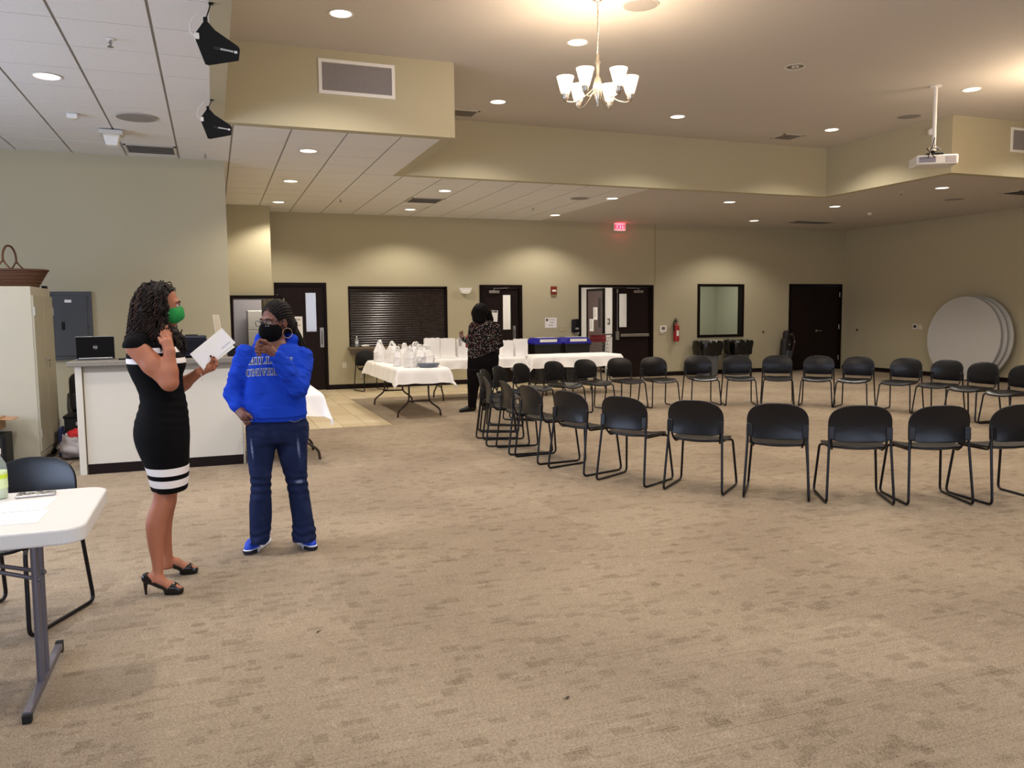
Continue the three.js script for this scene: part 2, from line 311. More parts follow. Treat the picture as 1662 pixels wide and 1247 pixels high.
// ---------------------------------------------------------------- doors, shutter, windows
function doorFrame(g, [x0, x1, y0, y1], w = 0.05) {
  part(g, 'door_frame', [ab(x0, x0 + w, 0, y1, BACK - 0.15, BACK + 0.02), ab(x1 - w, x1, 0, y1, BACK - 0.15, BACK + 0.02), ab(x0 + w, x1 - w, y1 - w, y1, BACK - 0.15, BACK + 0.02)], mat.frame);
}
function leaf(g, x0, x1, y1, lite, z = BACK - 0.03) {
  const holes = lite ? [rect(...lite)] : [];
  const d = part(g, 'door_leaf', extrude(rect(x0, x1, 0.008, y1), 0.045, 0, holes).translate(0, 0, z - 0.045), mat.door, 'dark brown door leaf');
  if (lite) {
    const [a, b, c, e] = lite, t = 0.018;
    part(d, 'vision_panel_frame', [ab(a - t, a, c - t, e + t, z - 0.05, z + 0.006), ab(b, b + t, c - t, e + t, z - 0.05, z + 0.006), ab(a, b, c - t, c, z - 0.05, z + 0.006), ab(a, b, e, e + t, z - 0.05, z + 0.006)], mat.door);
    part(d, 'vision_panel', ab(a, b, c, e, z - 0.025, z - 0.019), glassPane);
  }
  return d;
}
function hinge(d, x, y, z = BACK - 0.02) { part(d, 'hinge', cy(0.009, 0.009, 0.11, x, y, z + 0.004, 10), mat.steel); }
function closer(g, x, y, s) {
  part(g, 'door_closer', [rb(0.24, 0.06, 0.05, x, y, BACK + 0.01, 0.008), cy(0.012, 0.012, 0.06, x, y + 0.05, BACK + 0.01, 10), sweep([V(x, y + 0.075, BACK + 0.02), V(x + s * 0.13, y + 0.075, BACK + 0.09)], 0.009, 6), sweep([V(x + s * 0.13, y + 0.075, BACK + 0.09), V(x + s * 0.32, y + 0.085, BACK + 0.025)], 0.009, 6)], mat.steel);
}
{
  // kitchen door
  const g = structGroup('door_1'), o = OPEN.d1; doorFrame(g, o);
  const L = boxPx(495.5, 475.5, 514.5, 538.5, BACK - 0.03), d = leaf(g, o[0] + 0.053, o[1] - 0.053, o[3] - 0.053, [L.x0, L.x1, L.y0, L.y1]);
  for (const y of [0.3, 1.1, 1.9]) hinge(d, o[0] + 0.055, y);
  const p = boxPx(519, 532, 526.5, 564, BACK - 0.03);
  part(d, 'pull_handle', [rb(p.w, p.h, 0.008, p.cx, p.cy, BACK - 0.026, 0.003), bentTube([[p.cx, p.cy + 0.13, BACK - 0.03], [p.cx, p.cy + 0.13, BACK + 0.03], [p.cx, p.cy - 0.13, BACK + 0.03], [p.cx, p.cy - 0.13, BACK - 0.03]], 0.011, 0.02)], mat.steel, 'brushed steel pull handle on plate');
  // door behind the table
  const g2 = structGroup('door_2'), o2 = OPEN.d2; doorFrame(g2, o2, 0.07);
  const L2 = boxPx(816, 479, 830, 535, BACK - 0.03), d2 = leaf(g2, o2[0] + 0.073, o2[1] - 0.073, o2[3] - 0.073, [L2.x0, L2.x1, L2.y0, L2.y1]);
  const c2 = boxPx(791, 471, 812, 477, BACK); closer(g2, c2.cx, c2.cy, 1);
  const p2 = boxPx(832.5, 529, 837, 556, BACK - 0.03);
  part(d2, 'pull_handle', [rb(p2.w, p2.h, 0.008, p2.cx, p2.cy, BACK - 0.026, 0.003), bentTube([[p2.cx, p2.cy + 0.13, BACK - 0.03], [p2.cx, p2.cy + 0.13, BACK + 0.03], [p2.cx, p2.cy - 0.13, BACK + 0.03], [p2.cx, p2.cy - 0.13, BACK - 0.03]], 0.011, 0.02)], mat.steel);
  // exit pair: one leaf stands open into the hallway, the other is shut
  const g3 = structGroup('door_3'), o3 = OPEN.d3; doorFrame(g3, o3, 0.06);
  const split = atZ(996, 520, BACK).x, L3 = boxPx(1005, 477, 1018.5, 531, BACK - 0.03);
  const d3 = leaf(g3, split, o3[1] - 0.1, o3[3] - 0.065, [L3.x0, L3.x1, L3.y0, L3.y1]);
  part(g3, 'door_frame', [ab(o3[1] - 0.1, o3[1] - 0.06, 0, 2.1, BACK - 0.12, BACK)], mat.frame);
  const c3 = boxPx(1027, 471, 1045, 476, BACK); closer(g3, c3.cx, c3.cy, -1);
  const pb = boxPx(1006, 540.5, 1051.5, 547.5, BACK), lx = boxPx(999, 538, 1004.5, 552, BACK);
  part(d3, 'panic_bar', [rb(pb.w, 0.07, 0.06, pb.cx, pb.cy, BACK + 0.03, 0.01), bx(0.03, 0.05, 0.06, pb.x0 + 0.03, pb.cy, BACK - 0.005), bx(0.03, 0.05, 0.06, pb.x1 - 0.03, pb.cy, BACK - 0.005)], mat.steel, 'satin steel panic bar');
  part(d3, 'latch_case', rb(lx.w, lx.h, 0.06, lx.cx, lx.cy, BACK, 0.01), mat.steel);
  part(d3, 'vertical_rod', [cy(0.008, 0.008, 2.02 - lx.cy, lx.cx, (2.02 + lx.cy) / 2, BACK + 0.005, 8), rb(0.03, 0.09, 0.04, lx.cx, 2.02, BACK, 0.006)], mat.steel);
  const od = new THREE.Group(); od.name = 'open_leaf'; od.position.set(o3[0] + 0.065, 0, BACK - 0.13); od.rotation.y = Math.PI / 2 * 1.04; g3.add(od);
  part(od, 'door_leaf', extrude(rect(0, split - o3[0] - 0.07, 0.008, 2.09), 0.045, 0, [rect(0.55, 0.71, 1.1, 1.9)]), mat.door);
  // double storage doors in the corner
  const g4 = structGroup('door_4'), o4 = OPEN.d4; doorFrame(g4, o4, 0.045); const mid = (o4[0] + o4[1]) / 2;
  const a4 = leaf(g4, o4[0] + 0.048, mid - 0.003, o4[3] - 0.048), b4 = leaf(g4, mid + 0.003, o4[1] - 0.048, o4[3] - 0.048);
  for (const y of [0.3, 1.1, 1.93]) { part(a4, 'hinge', cy(0.012, 0.012, 0.12, o4[0] + 0.05, y, BACK - 0.015, 10), mat.nickel); part(b4, 'hinge', cy(0.012, 0.012, 0.12, o4[1] - 0.05, y, BACK - 0.015, 10), mat.nickel); }
  const h4 = atZ(1330, 537, BACK);
  part(b4, 'lever_handle', [cy(0.03, 0.03, 0.012, 0, 0, 0).rotateX(Math.PI / 2).translate(mid + 0.07, h4.y, BACK - 0.022), bentTube([[mid + 0.07, h4.y, BACK - 0.025], [mid + 0.07, h4.y, BACK + 0.03], [mid + 0.2, h4.y, BACK + 0.03]], 0.009, 0.02)], mat.nickel);
}
{ // roll-down shutter over the serving counter
  const o = OPEN.sh, g = structGroup('window_shutter');
  part(g, 'shutter_frame', [ab(o[0], o[0] + 0.03, o[2], o[3], BACK - 0.15, BACK + 0.012), ab(o[1] - 0.03, o[1], o[2], o[3], BACK - 0.15, BACK + 0.012), ab(o[0], o[1], o[3] - 0.03, o[3], BACK - 0.15, BACK + 0.012)], mat.frame);
  const slatMat = Fab(0x1d110f, 0.24, { specularIntensity: 1 }), n = 25, h = (o[3] - 0.03 - o[2]) / n, prof = [];
  for (let k = 0; k <= 8; k++) { const a = k / 8; prof.push([0.010 * Math.sin(Math.PI * a), h * 0.97 * a]); }
  const sg = (() => { const s = new THREE.Shape([new THREE.Vector2(-0.006, 0), ...prof.map(([x, y]) => new THREE.Vector2(x, y)), new THREE.Vector2(-0.006, h * 0.97)]); return new THREE.ExtrudeGeometry(s, { depth: o[1] - o[0] - 0.06, bevelEnabled: false }).rotateY(-Math.PI / 2).translate(o[1] - 0.03, 0, 0); })();
  for (let k = 0; k < n; k++) { const m = part(g, 'slat', sg, slatMat); m.position.set(0, o[2] + k * h, BACK - 0.07); }
  const s = thing('serving_counter', 'brown laminate serving ledge under the dark roll-down shutter', 'counter');
  part(s, 'ledge', rb(o[1] - o[0] + 0.08, 0.05, 0.26, (o[0] + o[1]) / 2, 0.845, BACK + 0.131, 0.008), M(0x6d5e4a, 0.45));
  part(s, 'apron', rb(o[1] - o[0] + 0.04, 0.1, 0.03, (o[0] + o[1]) / 2, 0.77, BACK + 0.24, 0.004), M(0x54473a, 0.5));
}
{ // fixed interior window
  const o = OPEN.win, g = structGroup('window_1'), t = 0.06;
  part(g, 'window_frame', [ab(o[0], o[0] + t, o[2], o[3], BACK - 0.15, BACK + 0.025), ab(o[1] - t, o[1], o[2], o[3], BACK - 0.15, BACK + 0.025), ab(o[0] + t, o[1] - t, o[2], o[2] + t, BACK - 0.15, BACK + 0.025), ab(o[0] + t, o[1] - t, o[3] - t, o[3], BACK - 0.15, BACK + 0.025)], mat.frame);
  part(g, 'pane', ab(o[0] + t, o[1] - t, o[2] + t, o[3] - t, BACK - 0.08, BACK - 0.074), new THREE.MeshPhysicalMaterial({ color: 0xeef3ee, roughness: 0.02, transmission: 1, thickness: 0 }));
  const s = struct('trim_2', ab(11.78, 11.79, 0, 2.7, -19.2, -19.19), M(0x8d957f, 0.8));
}
{ // dark frame round the kitchen pass-through
  const g = structGroup('window_passthrough'), z0 = -15.81, z1 = -15.68;
  part(g, 'pass_frame', [ab(0.325, 1.25, 1.845, 1.905, z0, z1), ab(0.325, 0.37, 0.95, 1.845, z0, z1), ab(1.2, 1.25, 1.08, 1.845, z0, z1), ab(0.325, 1.25, 0.93, 0.96, z0, z1)], mat.frame);
  part(g, 'metal_edge', [cy(0.012, 0.012, 0.9, 1.275, 1.4, z1 - 0.02, 10)], mat.nickel);
  part(g, 'inner_lining', [ab(0.37, 0.385, 0.96, 1.845, -16.1, z0), ab(0.385, 1.0, 1.83, 1.845, -16.1, z0)], M(0xa9a3b4, 0.5));
}
// ---------------------------------------------------------------- recessed downlights
const trimGeo = lathe([[0.097, 0.004], [0.104, -0.006], [0.12, -0.004], [0.122, 0.0], [0.097, 0.004]], 32), lensGeo = lathe([[0.0001, -0.003], [0.07, -0.0045], [0.1, -0.003], [0.1, 0.004], [0.0001, 0.004]], 32);
const coneGeo = lathe([[0.095, 0.0], [0.085, -0.002], [0.05, 0.02]], 24);
function downlight(x, z, y, power, label, group, lit = true) {
  const g = thing('downlight', label, 'downlight', [x, y, z], 0, group);
  part(g, 'trim', trimGeo, mat.plasticWhite);
  if (!lit) { part(g, 'reflector', lathe([[0.0001, 0.002], [0.03, 0.002], [0.06, -0.001], [0.09, -0.004]], 24), mat.nickel, 'unlit mirrored reflector'); for (let k = 0; k < 4; k++) part(g, 'lamp_tube', cy(0.006, 0.006, 0.006, 0.035 * Math.cos(k * 1.57), -0.003, 0.035 * Math.sin(k * 1.57), 8), mat.white); return g; }
  part(g, 'lens', lensGeo, glowWhite);
  const s = new THREE.SpotLight(0xfff5e8, power, 0, 67 * D2R, 0.3, 2); s.position.set(0, -0.03, 0); s.target.position.set(0, -2, 0); s.shadow.radius = 4; g.add(s, s.target);
  return g;
}
const GL = 'downlights in the low ceiling', GH = 'downlights in the raised ceiling';
[[-1.23, -7.9, 'round white downlight in the ceiling tiles beside the round ceiling speaker'], [1.2, -10.4, 'downlight in the ceiling tiles nearest the large wall grille'], [1.2, -12.8, 'downlight in the ceiling tiles midway between the wall grille and the kitchen door'], [1.2, -15.2, 'downlight in the ceiling tiles by the kitchen pass-through wall'],
  [3.7, -13.05, 'downlight in the ceiling tiles beside the slatted air vent, on the soffit side'], [3.7, -15.55, 'downlight in the ceiling tiles between the slatted air vent and the shutter wall'], [6.8, -15.6, 'downlight in the low ceiling above the recycling bins'], [6.8, -13.04, 'downlight in the low ceiling beside the small round grille'],
  [9.15, -12.84, 'downlight in the low ceiling in front of the exit sign'], [11.57, -15.3, 'downlight in the low ceiling above the interior window'], [11.57, -12.78, 'downlight in the low ceiling near the inner corner of the raised ceiling'], [11.58, -10.31, 'downlight in the low ceiling under the hanging projector side']].forEach(([x, z, l]) => downlight(x, z, LOW, I_LOW, l, GL));
[[1.27, -8.02, 'downlight in the raised ceiling above the large wall grille'], [3.77, -8.03, 'downlight in the raised ceiling just behind the chandelier chain'], [3.77, -10.58, 'downlight in the raised ceiling beside the square diffuser'], [6.57, -10.53, 'downlight in the raised ceiling between the chandelier and the far soffit'], [9.4, -10.5, 'downlight in the raised ceiling near the inner soffit corner'], [9.47, -8.03, 'downlight in the raised ceiling beside the projector pole']].forEach(([x, z, l]) => downlight(x, z, HIGH, I_HIGH, l, GH));
downlight(6.58, -7.98, HIGH, 0, 'unlit downlight with a mirrored reflector in the raised ceiling', GH, false);
for (const [x, z] of [[1.27, -5.5], [3.77, -5.5], [6.57, -5.5], [9.4, -5.5], [1.27, -3], [3.77, -3], [6.57, -3], [9.4, -3], [1.27, -0.5], [3.77, -0.5], [6.57, -0.5], [9.4, -0.5], [11.9, -5.5], [11.9, -8.0]]) downlight(x, z, HIGH, I_HIGH, 'unseen downlight added to the raised ceiling over the open carpet', GH);  // out-of-view lamps added to light the foreground, carrying on the downlight grid
for (const [x, z] of [[-1.23, -5.4], [-1.23, -2.9], [-3.6, -7.9], [-3.6, -5.4]]) downlight(x, z, LOW, I_LOW, 'unseen downlight added to the low ceiling over the white folding table', GL);  // more out-of-view lamps, added to light the near left side

// ---------------------------------------------------------------- chandelier with six glass shades
const shadeMat = new THREE.MeshPhysicalMaterial({ color: 0xfff6e8, roughness: 0.6, transmission: 0.45, thickness: 0, emissive: 0xffe2b8, emissiveIntensity: 1.1, side: THREE.DoubleSide });
function chandelier(x, z, label) {
  const c = thing('chandelier', label, 'chandelier', [x, HIGH, z]);
  part(c, 'canopy', lathe([[0.0001, -0.045], [0.02, -0.04], [0.055, -0.02], [0.065, 0], [0.0001, 0]], 24), mat.nickel);
  const links = []; for (let k = 0; k < 18; k++) { const t = new THREE.TorusGeometry(0.011, 0.0028, 5, 10).scale(0.7, 1.4, 1); if (k % 2) t.rotateY(Math.PI / 2); links.push(t.translate(0, -0.06 - k * 0.025, 0)); }
  part(c, 'chain', links, mat.nickel); part(c, 'cord', tube([[0, 0, 0], [0.012, -0.2, 0], [-0.006, -0.5, 0]], 0.003, 16, 5), mat.white);
  part(c, 'stem', lathe([[0.0001, -0.5], [0.012, -0.51], [0.014, -0.56], [0.03, -0.58], [0.018, -0.6], [0.012, -0.7], [0.03, -0.73], [0.042, -0.8], [0.036, -0.87], [0.02, -0.93], [0.008, -0.95], [0.016, -0.965], [0.006, -0.985], [0.0001, -0.99]], 20), mat.nickel);
  for (let k = 0; k < 6; k++) {
    const a = k / 6 * 2 * Math.PI + 0.32, ca = Math.cos(a), sa = Math.sin(a), P = (r, y) => [r * ca, y, r * sa];
    const arm = part(c, 'arm', tube([P(0.02, -0.8), P(0.1, -0.87), P(0.2, -0.93), P(0.275, -0.935), P(0.3, -0.915)], 0.007, 20, 7), mat.nickel);
    part(arm, 'socket', lathe([[0.0001, -0.93], [0.012, -0.93], [0.02, -0.915], [0.03, -0.9], [0.026, -0.885], [0.034, -0.875], [0.034, -0.85], [0.0001, -0.85]], 16).translate(0.3 * ca, 0, 0.3 * sa), mat.nickel);
    part(arm, 'shade', lathe([[0.032, -0.87], [0.042, -0.85], [0.058, -0.79], [0.07, -0.74], [0.08, -0.71]], 24).translate(0.3 * ca, 0, 0.3 * sa), shadeMat, 'frosted glass bell shade, lit');
    part(arm, 'bulb', sp(0.024, 0.3 * ca, -0.79, 0.3 * sa, 14), glowWhite);
    const p = new THREE.PointLight(0xffe4c4, I_CHANDELIER); p.position.set(0.3 * ca, -0.72, 0.3 * sa); p.shadow.radius = 1.2; c.add(p);
  }
}
chandelier(3.42, -6.85, 'brushed nickel chandelier with six upturned glass shades on a chain');
chandelier(9.75, -6.85, 'nickel chandelier over the far side of the chair circle, mostly out of view');

// ---------------------------------------------------------------- speakers, vents, sprinklers, sensors
function roundGrille(x, z, y, r, label) { const g = thing('ceiling_speaker', label, 'speaker', [x, y, z]); part(g, 'rim', lathe([[r - 0.012, -0.001], [r - 0.008, -0.008], [r, -0.006], [r, 0]], 36), M(0xb8b1a6, 0.6)); part(g, 'grille', lathe([[0.0001, -0.004], [r * 0.6, -0.005], [r - 0.01, -0.003], [r - 0.01, 0]], 36), mat.grille); }
roundGrille(-0.64, -9.22, LOW, 0.2, 'round grey speaker grille in the white ceiling tiles'); roundGrille(6.24, -13.21, LOW, 0.17, 'round speaker grille in the low ceiling before the exit sign'); roundGrille(13.0, -11.3, LOW, 0.17, 'round speaker grille in the low ceiling near the far wall');
roundGrille(3.89, -6.89, HIGH, 0.17, 'round pale speaker cover beside the chandelier canopy'); roundGrille(9.88, -9.43, HIGH, 0.17, 'round speaker grille in the raised ceiling behind the projector pole');
function vent(x, z, y, w, d, n, label, name = 'air_vent') {
  const g = thing(name, label, 'vent', [x, y, z]);
  part(g, 'frame', [ab(-w / 2, w / 2, -0.008, 0, -d / 2, -d / 2 + 0.03), ab(-w / 2, w / 2, -0.008, 0, d / 2 - 0.03, d / 2), ab(-w / 2, -w / 2 + 0.03, -0.008, 0, -d / 2, d / 2), ab(w / 2 - 0.03, w / 2, -0.008, 0, -d / 2, d / 2)], M(0xcfc8bb, 0.6));
  part(g, 'duct', ab(-w / 2 + 0.02, w / 2 - 0.02, -0.002, 0, -d / 2 + 0.02, d / 2 - 0.02), name === 'ceiling_diffuser' ? M(0x9a9186, 0.7) : mat.dark);
  for (let k = 0; k < n; k++) part(g, 'slat', bx(w - 0.07, 0.004, 0.022).rotateX(0.6).translate(0, -0.008, -d / 2 + 0.05 + k * (d - 0.1) / Math.max(n - 1, 1)), M(0x9a9184, 0.6));
}
vent(3.66, -14.25, LOW, 0.6, 0.58, 7, 'slatted supply air vent in the ceiling tiles near the shutter'); vent(-0.62, -10.9, LOW, 0.58, 0.5, 6, 'slatted air vent in the ceiling tiles above the electrical panel');
vent(13.08, -15.2, LOW, 1.1, 0.42, 5, 'dark slatted air vent in the low ceiling by the corner doors'); vent(13.6, -10.3, LOW, 0.9, 0.42, 5, 'dark slatted air vent in the low ceiling beside the far wall');
vent(3.5, -11.32, HIGH, 0.4, 0.36, 5, 'square white diffuser in the raised ceiling at the stepped soffit', 'ceiling_diffuser'); vent(9.07, -11.15, HIGH, 0.42, 0.36, 5, 'square white diffuser in the raised ceiling at the far soffit', 'ceiling_diffuser');
function sprinkler(x, z, y, label) { const g = thing('sprinkler', label, 'sprinkler', [x, y, z], 0, 'fire sprinklers'); part(g, 'escutcheon', lathe([[0.0001, -0.008], [0.03, -0.006], [0.036, 0]], 18), mat.plasticWhite); part(g, 'nozzle', [cy(0.008, 0.008, 0.05, 0, -0.028, 0, 8), cy(0.022, 0.022, 0.004, 0, -0.054, 0, 12), bx(0.03, 0.006, 0.006, 0, -0.025, 0)], mat.steel); }
sprinkler(-0.62, -6.72, LOW, 'small fire sprinkler in the white ceiling tiles beside the two black antennas'); sprinkler(0.0, -10.95, LOW, 'small fire sprinkler in the ceiling tiles at the storage wall corner'); sprinkler(2.2, -14.5, LOW, 'small fire sprinkler in the ceiling tiles before the shutter'); sprinkler(5.9, -14.6, LOW, 'small fire sprinkler in the ceiling tiles above the long clothed table'); sprinkler(11.3, -10.9, LOW, 'small fire sprinkler in the low ceiling below the projector');
{
  const g = thing('smoke_detector', 'small white box detector on the ceiling tiles', 'detector', [-1.23, LOW, -9.25]); part(g, 'body', rb(0.1, 0.05, 0.09, 0, -0.025, 0, 0.012), mat.plasticWhite); part(g, 'grille_ring', lathe([[0.0001, -0.058], [0.03, -0.056], [0.036, -0.05]], 16), mat.offwhite);
  const c = thing('security_camera', 'white box sensor with a tapered mount hanging from the ceiling tiles', 'sensor', [-0.95, LOW, -9.93]); part(c, 'plate', rb(0.24, 0.05, 0.2, 0, -0.03, 0, 0.012), M(0xc9c4bb, 0.5)); part(c, 'mount', extrude([[-0.085, 0], [0.085, 0], [0.055, -0.12], [-0.055, -0.12]], 0.12, 0.006).translate(0, -0.05, -0.06), mat.plasticWhite); part(c, 'cap_lid', rb(0.16, 0.03, 0.14, 0, -0.06, 0, 0.008), mat.offwhite);
  const m = thing('smoke_detector', 'small white round detector on the low ceiling near the corner', 'detector', [13.05, LOW, -13.4]); part(m, 'body', lathe([[0.0001, -0.045], [0.03, -0.043], [0.05, -0.02], [0.055, 0]], 20), mat.plasticWhite); part(m, 'sensor_cap', lathe([[0.0001, -0.055], [0.016, -0.052], [0.018, -0.04]], 14), mat.offwhite);
  const s = thing('smoke_detector', 'small white round detector high on the soffit behind the projector pole', 'detector', [10.4, 4.24, -9.5]); part(s, 'body', lathe([[0.0001, 0.04], [0.03, 0.038], [0.05, 0.015], [0.055, 0]], 20).rotateZ(Math.PI / 2), mat.plasticWhite); part(s, 'sensor_cap', lathe([[0.0001, 0.05], [0.016, 0.047], [0.018, 0.036]], 14).rotateZ(Math.PI / 2), mat.offwhite);
}
// wall grilles on the soffits
function wallGrille(x0, x1, y0, y1, z, label) {
  const g = thing('return_air_grille', label, 'vent', [(x0 + x1) / 2, (y0 + y1) / 2, z]); const w = x1 - x0, h = y1 - y0, t = 0.036;
  part(g, 'frame', [ab(-w / 2, w / 2, h / 2 - t, h / 2, 0, 0.016), ab(-w / 2, w / 2, -h / 2, -h / 2 + t, 0, 0.016), ab(-w / 2, -w / 2 + t, -h / 2 + t, h / 2 - t, 0, 0.016), ab(w / 2 - t, w / 2, -h / 2 + t, h / 2 - t, 0, 0.016)], mat.plasticWhite);
  part(g, 'backing', ab(-w / 2 + t, w / 2 - t, -h / 2 + t, h / 2 - t, 0, 0.002), M(0x86807e, 0.8));
  const n = 22, sg = bx(w - 2 * t, 0.0035, 0.014).rotateX(0.5); for (let k = 0; k < n; k++) { const m = part(g, 'slat', sg, M(0xb7b0ae, 0.5)); m.position.set(0, -h / 2 + t + (k + 0.5) * (h - 2 * t) / n, 0.008); }
}
wallGrille(1.185, 2.025, 3.94, 4.31, -9.13, 'large white framed return air grille on the soffit face'); wallGrille(11.62, 12.46, 3.94, 4.31, -9.13, 'white framed return air grille on the soffit beyond the projector');
// two black paddle antennas under the soffit edge, mounted upside down
{
  const lettering = canvasTex(512, 64, (g, w, h) => { g.clearRect(0, 0, w, h); g.fillStyle = '#17181a'; g.fillRect(0, 0, w, h); g.fillStyle = '#ffffff'; g.font = 'bold 46px sans-serif'; g.textBaseline = 'middle'; g.translate(w, h); g.rotate(Math.PI); g.fillRect(14, 8, 62, 48); g.fillStyle = '#17181a'; g.beginPath(); g.moveTo(24, 46); g.lineTo(44, 16); g.lineTo(44, 40); g.lineTo(66, 18); g.lineTo(66, 24); g.lineTo(38, 50); g.lineTo(38, 30); g.lineTo(28, 46); g.fill(); g.fillStyle = '#ffffff'; g.fillText('SENNHEISER', 96, 34, 380); });
  const outline = [[0.0, 0.14], [-0.018, 0.135], [-0.075, 0.05], [-0.075, 0.02], [-0.02, -0.135], [0.0, -0.14], [0.19, -0.09], [0.2, -0.02], [0.19, 0.0], [0.05, 0.085]];
  for (const [px, py, z, l] of [[337, 70, -5.75, 'black kite-shaped paddle antenna under the soffit, nearer the white wall sensors'], [340, 201, -8.25, 'black kite-shaped paddle antenna under the soffit, beside the large air grille']]) {
    const p = atZ(px, py, z), g = thing('paddle_antenna', l, 'antenna', [p.x, p.y, p.z], 0.05, 'antennas under the soffit');
    part(g, 'paddle', extrude(outline, 0.012, 0.004).translate(0, 0, -0.006), mat.black);
    const top = LOW - p.y; part(g, 'mount', [cy(0.014, 0.014, 0.03, -0.008, 0.145, 0, 12), sweep([V(-0.008, 0.14, 0), V(0.03, top, 0)], 0.004, 8), bx(0.03, 0.008, 0.03, 0.03, top - 0.004, 0)], mat.black);
    part(g, 'connector', [rb(0.028, 0.04, 0.022, -0.065, 0.035, 0.004, 0.004)], mat.plasticWhite, 'white label and connector'); part(g, 'cable', tube([[-0.075, 0.035, 0], [-0.1, 0.05, 0], [-0.1, 0.12, 0], [-0.05, Math.min(top, 0.19), 0]], 0.003, 20, 6), mat.white);
    part(g, 'lettering', new THREE.PlaneGeometry(0.15, 0.02).rotateZ(-0.1).translate(0.11, -0.035, 0.0112), M(0xffffff, 0.6, { map: lettering }), 'white maker lettering');
  }
}
// projector on its pole
{
  const p = thing('projector', 'white ceiling projector hanging on a white pole', 'projector', [8.88, 3.45, -8.06], -0.55);
  part(p, 'body', [rb(0.5, 0.12, 0.36, 0, 0.0, 0, 0.02, 3)], mat.plasticWhite); part(p, 'connector_panel', rb(0.2, 0.07, 0.01, -0.12, 0.0, 0.18, 0.003), M(0x8b8792, 0.5)); part(p, 'exhaust_grille', rb(0.12, 0.08, 0.01, 0.16, 0.0, 0.18, 0.003), M(0xb3aeb0, 0.6)); part(p, 'lens', cy(0.05, 0.05, 0.04, 0.12, 0, -0.19).rotateX(0), mat.black);
  part(p, 'mount_bracket', [rb(0.2, 0.03, 0.16, 0, 0.085, 0, 0.006), cy(0.03, 0.05, 0.05, 0, 0.115, 0)], mat.black); part(p, 'pole', cy(0.024, 0.024, 0.84, 0, 0.54, 0, 16), mat.plasticWhite); part(p, 'ceiling_plate', cy(0.07, 0.07, 0.015, 0, 0.952, 0), mat.plasticWhite);
  for (let k = 0; k < 3; k++) part(p, 'cable', tube([[0, 0.2 + k * 0.05, 0.03], [0.05 - k * 0.06, 0.12, 0.12], [-0.08 - k * 0.03, 0.14, 0.2], [-0.12 + k * 0.04, 0.02, 0.2]], 0.006, 20, 6), k === 1 ? mat.offwhite : mat.black);
}
// ---------------------------------------------------------------- stacking chair with sled base
const chairParts = (() => {
  const backOut = superOutline(0.245, 0.175, 0.125, 2.7, 6, 48), seatOut = superOutline(0.232, 0.215, 0.2, 4.5, 3.4, 44);
  const backMap = (u, v) => { const t = (v + 0.125) / 0.3; return V(u * (1 - 0.04 * Math.max(0, 1 - t)), 0.62 + v, 0.195 + 0.034 * (1 - t) * (1 - t) + 0.066 * t * t - 0.55 * u * u); };
  const seatMap = (u, v) => { const f = Math.max(0, v - 0.1), r = Math.max(0, -v - 0.1); return V(u, 0.437 + 0.22 * u * u - 2.6 * f * f + 1.2 * r * r - 0.012 * (1 - Math.min(1, (u * u + v * v) / 0.05)), -v - 0.012); };
  const backrest = shell(backOut, [0, 0], 6, backMap, 0.014), seat = shell(seatOut, [0, 0], 6, seatMap, 0.022);
  const leg = (s) => bentTube([[s * 0.226, 0.6, 0.196], [s * 0.23, 0.5, 0.2], [s * 0.252, 0.011, 0.262], [s * 0.252, 0.011, -0.245], [s * 0.222, 0.415, -0.2], [s * 0.19, 0.418, -0.14]], 0.0105, 0.045, 8, 5);
  const rail = (s) => bentTube([[s * 0.19, 0.418, -0.17], [s * 0.19, 0.422, 0.13], [s * 0.207, 0.47, 0.165], [s * 0.21, 0.56, 0.19]], 0.009, 0.03, 6, 3);
  const bracket = (s) => rb(0.05, 0.105, 0.034, s * 0.216, 0.555, 0.198, 0.008).rotateX(-0.06).translate(0, 0, 0.034);
  return { backrest, seat, leg, rail, bracket };
})();
function makeChair(name, label, group) {
  const c = thing(name, label, 'chair', [0, 0, 0], 0, group);
  part(c, 'seat', chairParts.seat, mat.chairShell); part(c, 'backrest', chairParts.backrest, mat.chairShell);
  for (const s of [-1, 1]) { part(c, 'bracket', chairParts.bracket(s), mat.chairShell); part(c, 'sled_leg', chairParts.leg(s), mat.chairTube); part(c, 'seat_rail', chairParts.rail(s), mat.chairTube); }
  return c;
}
const faceTo = (dx, dz) => Math.atan2(-dx, -dz);
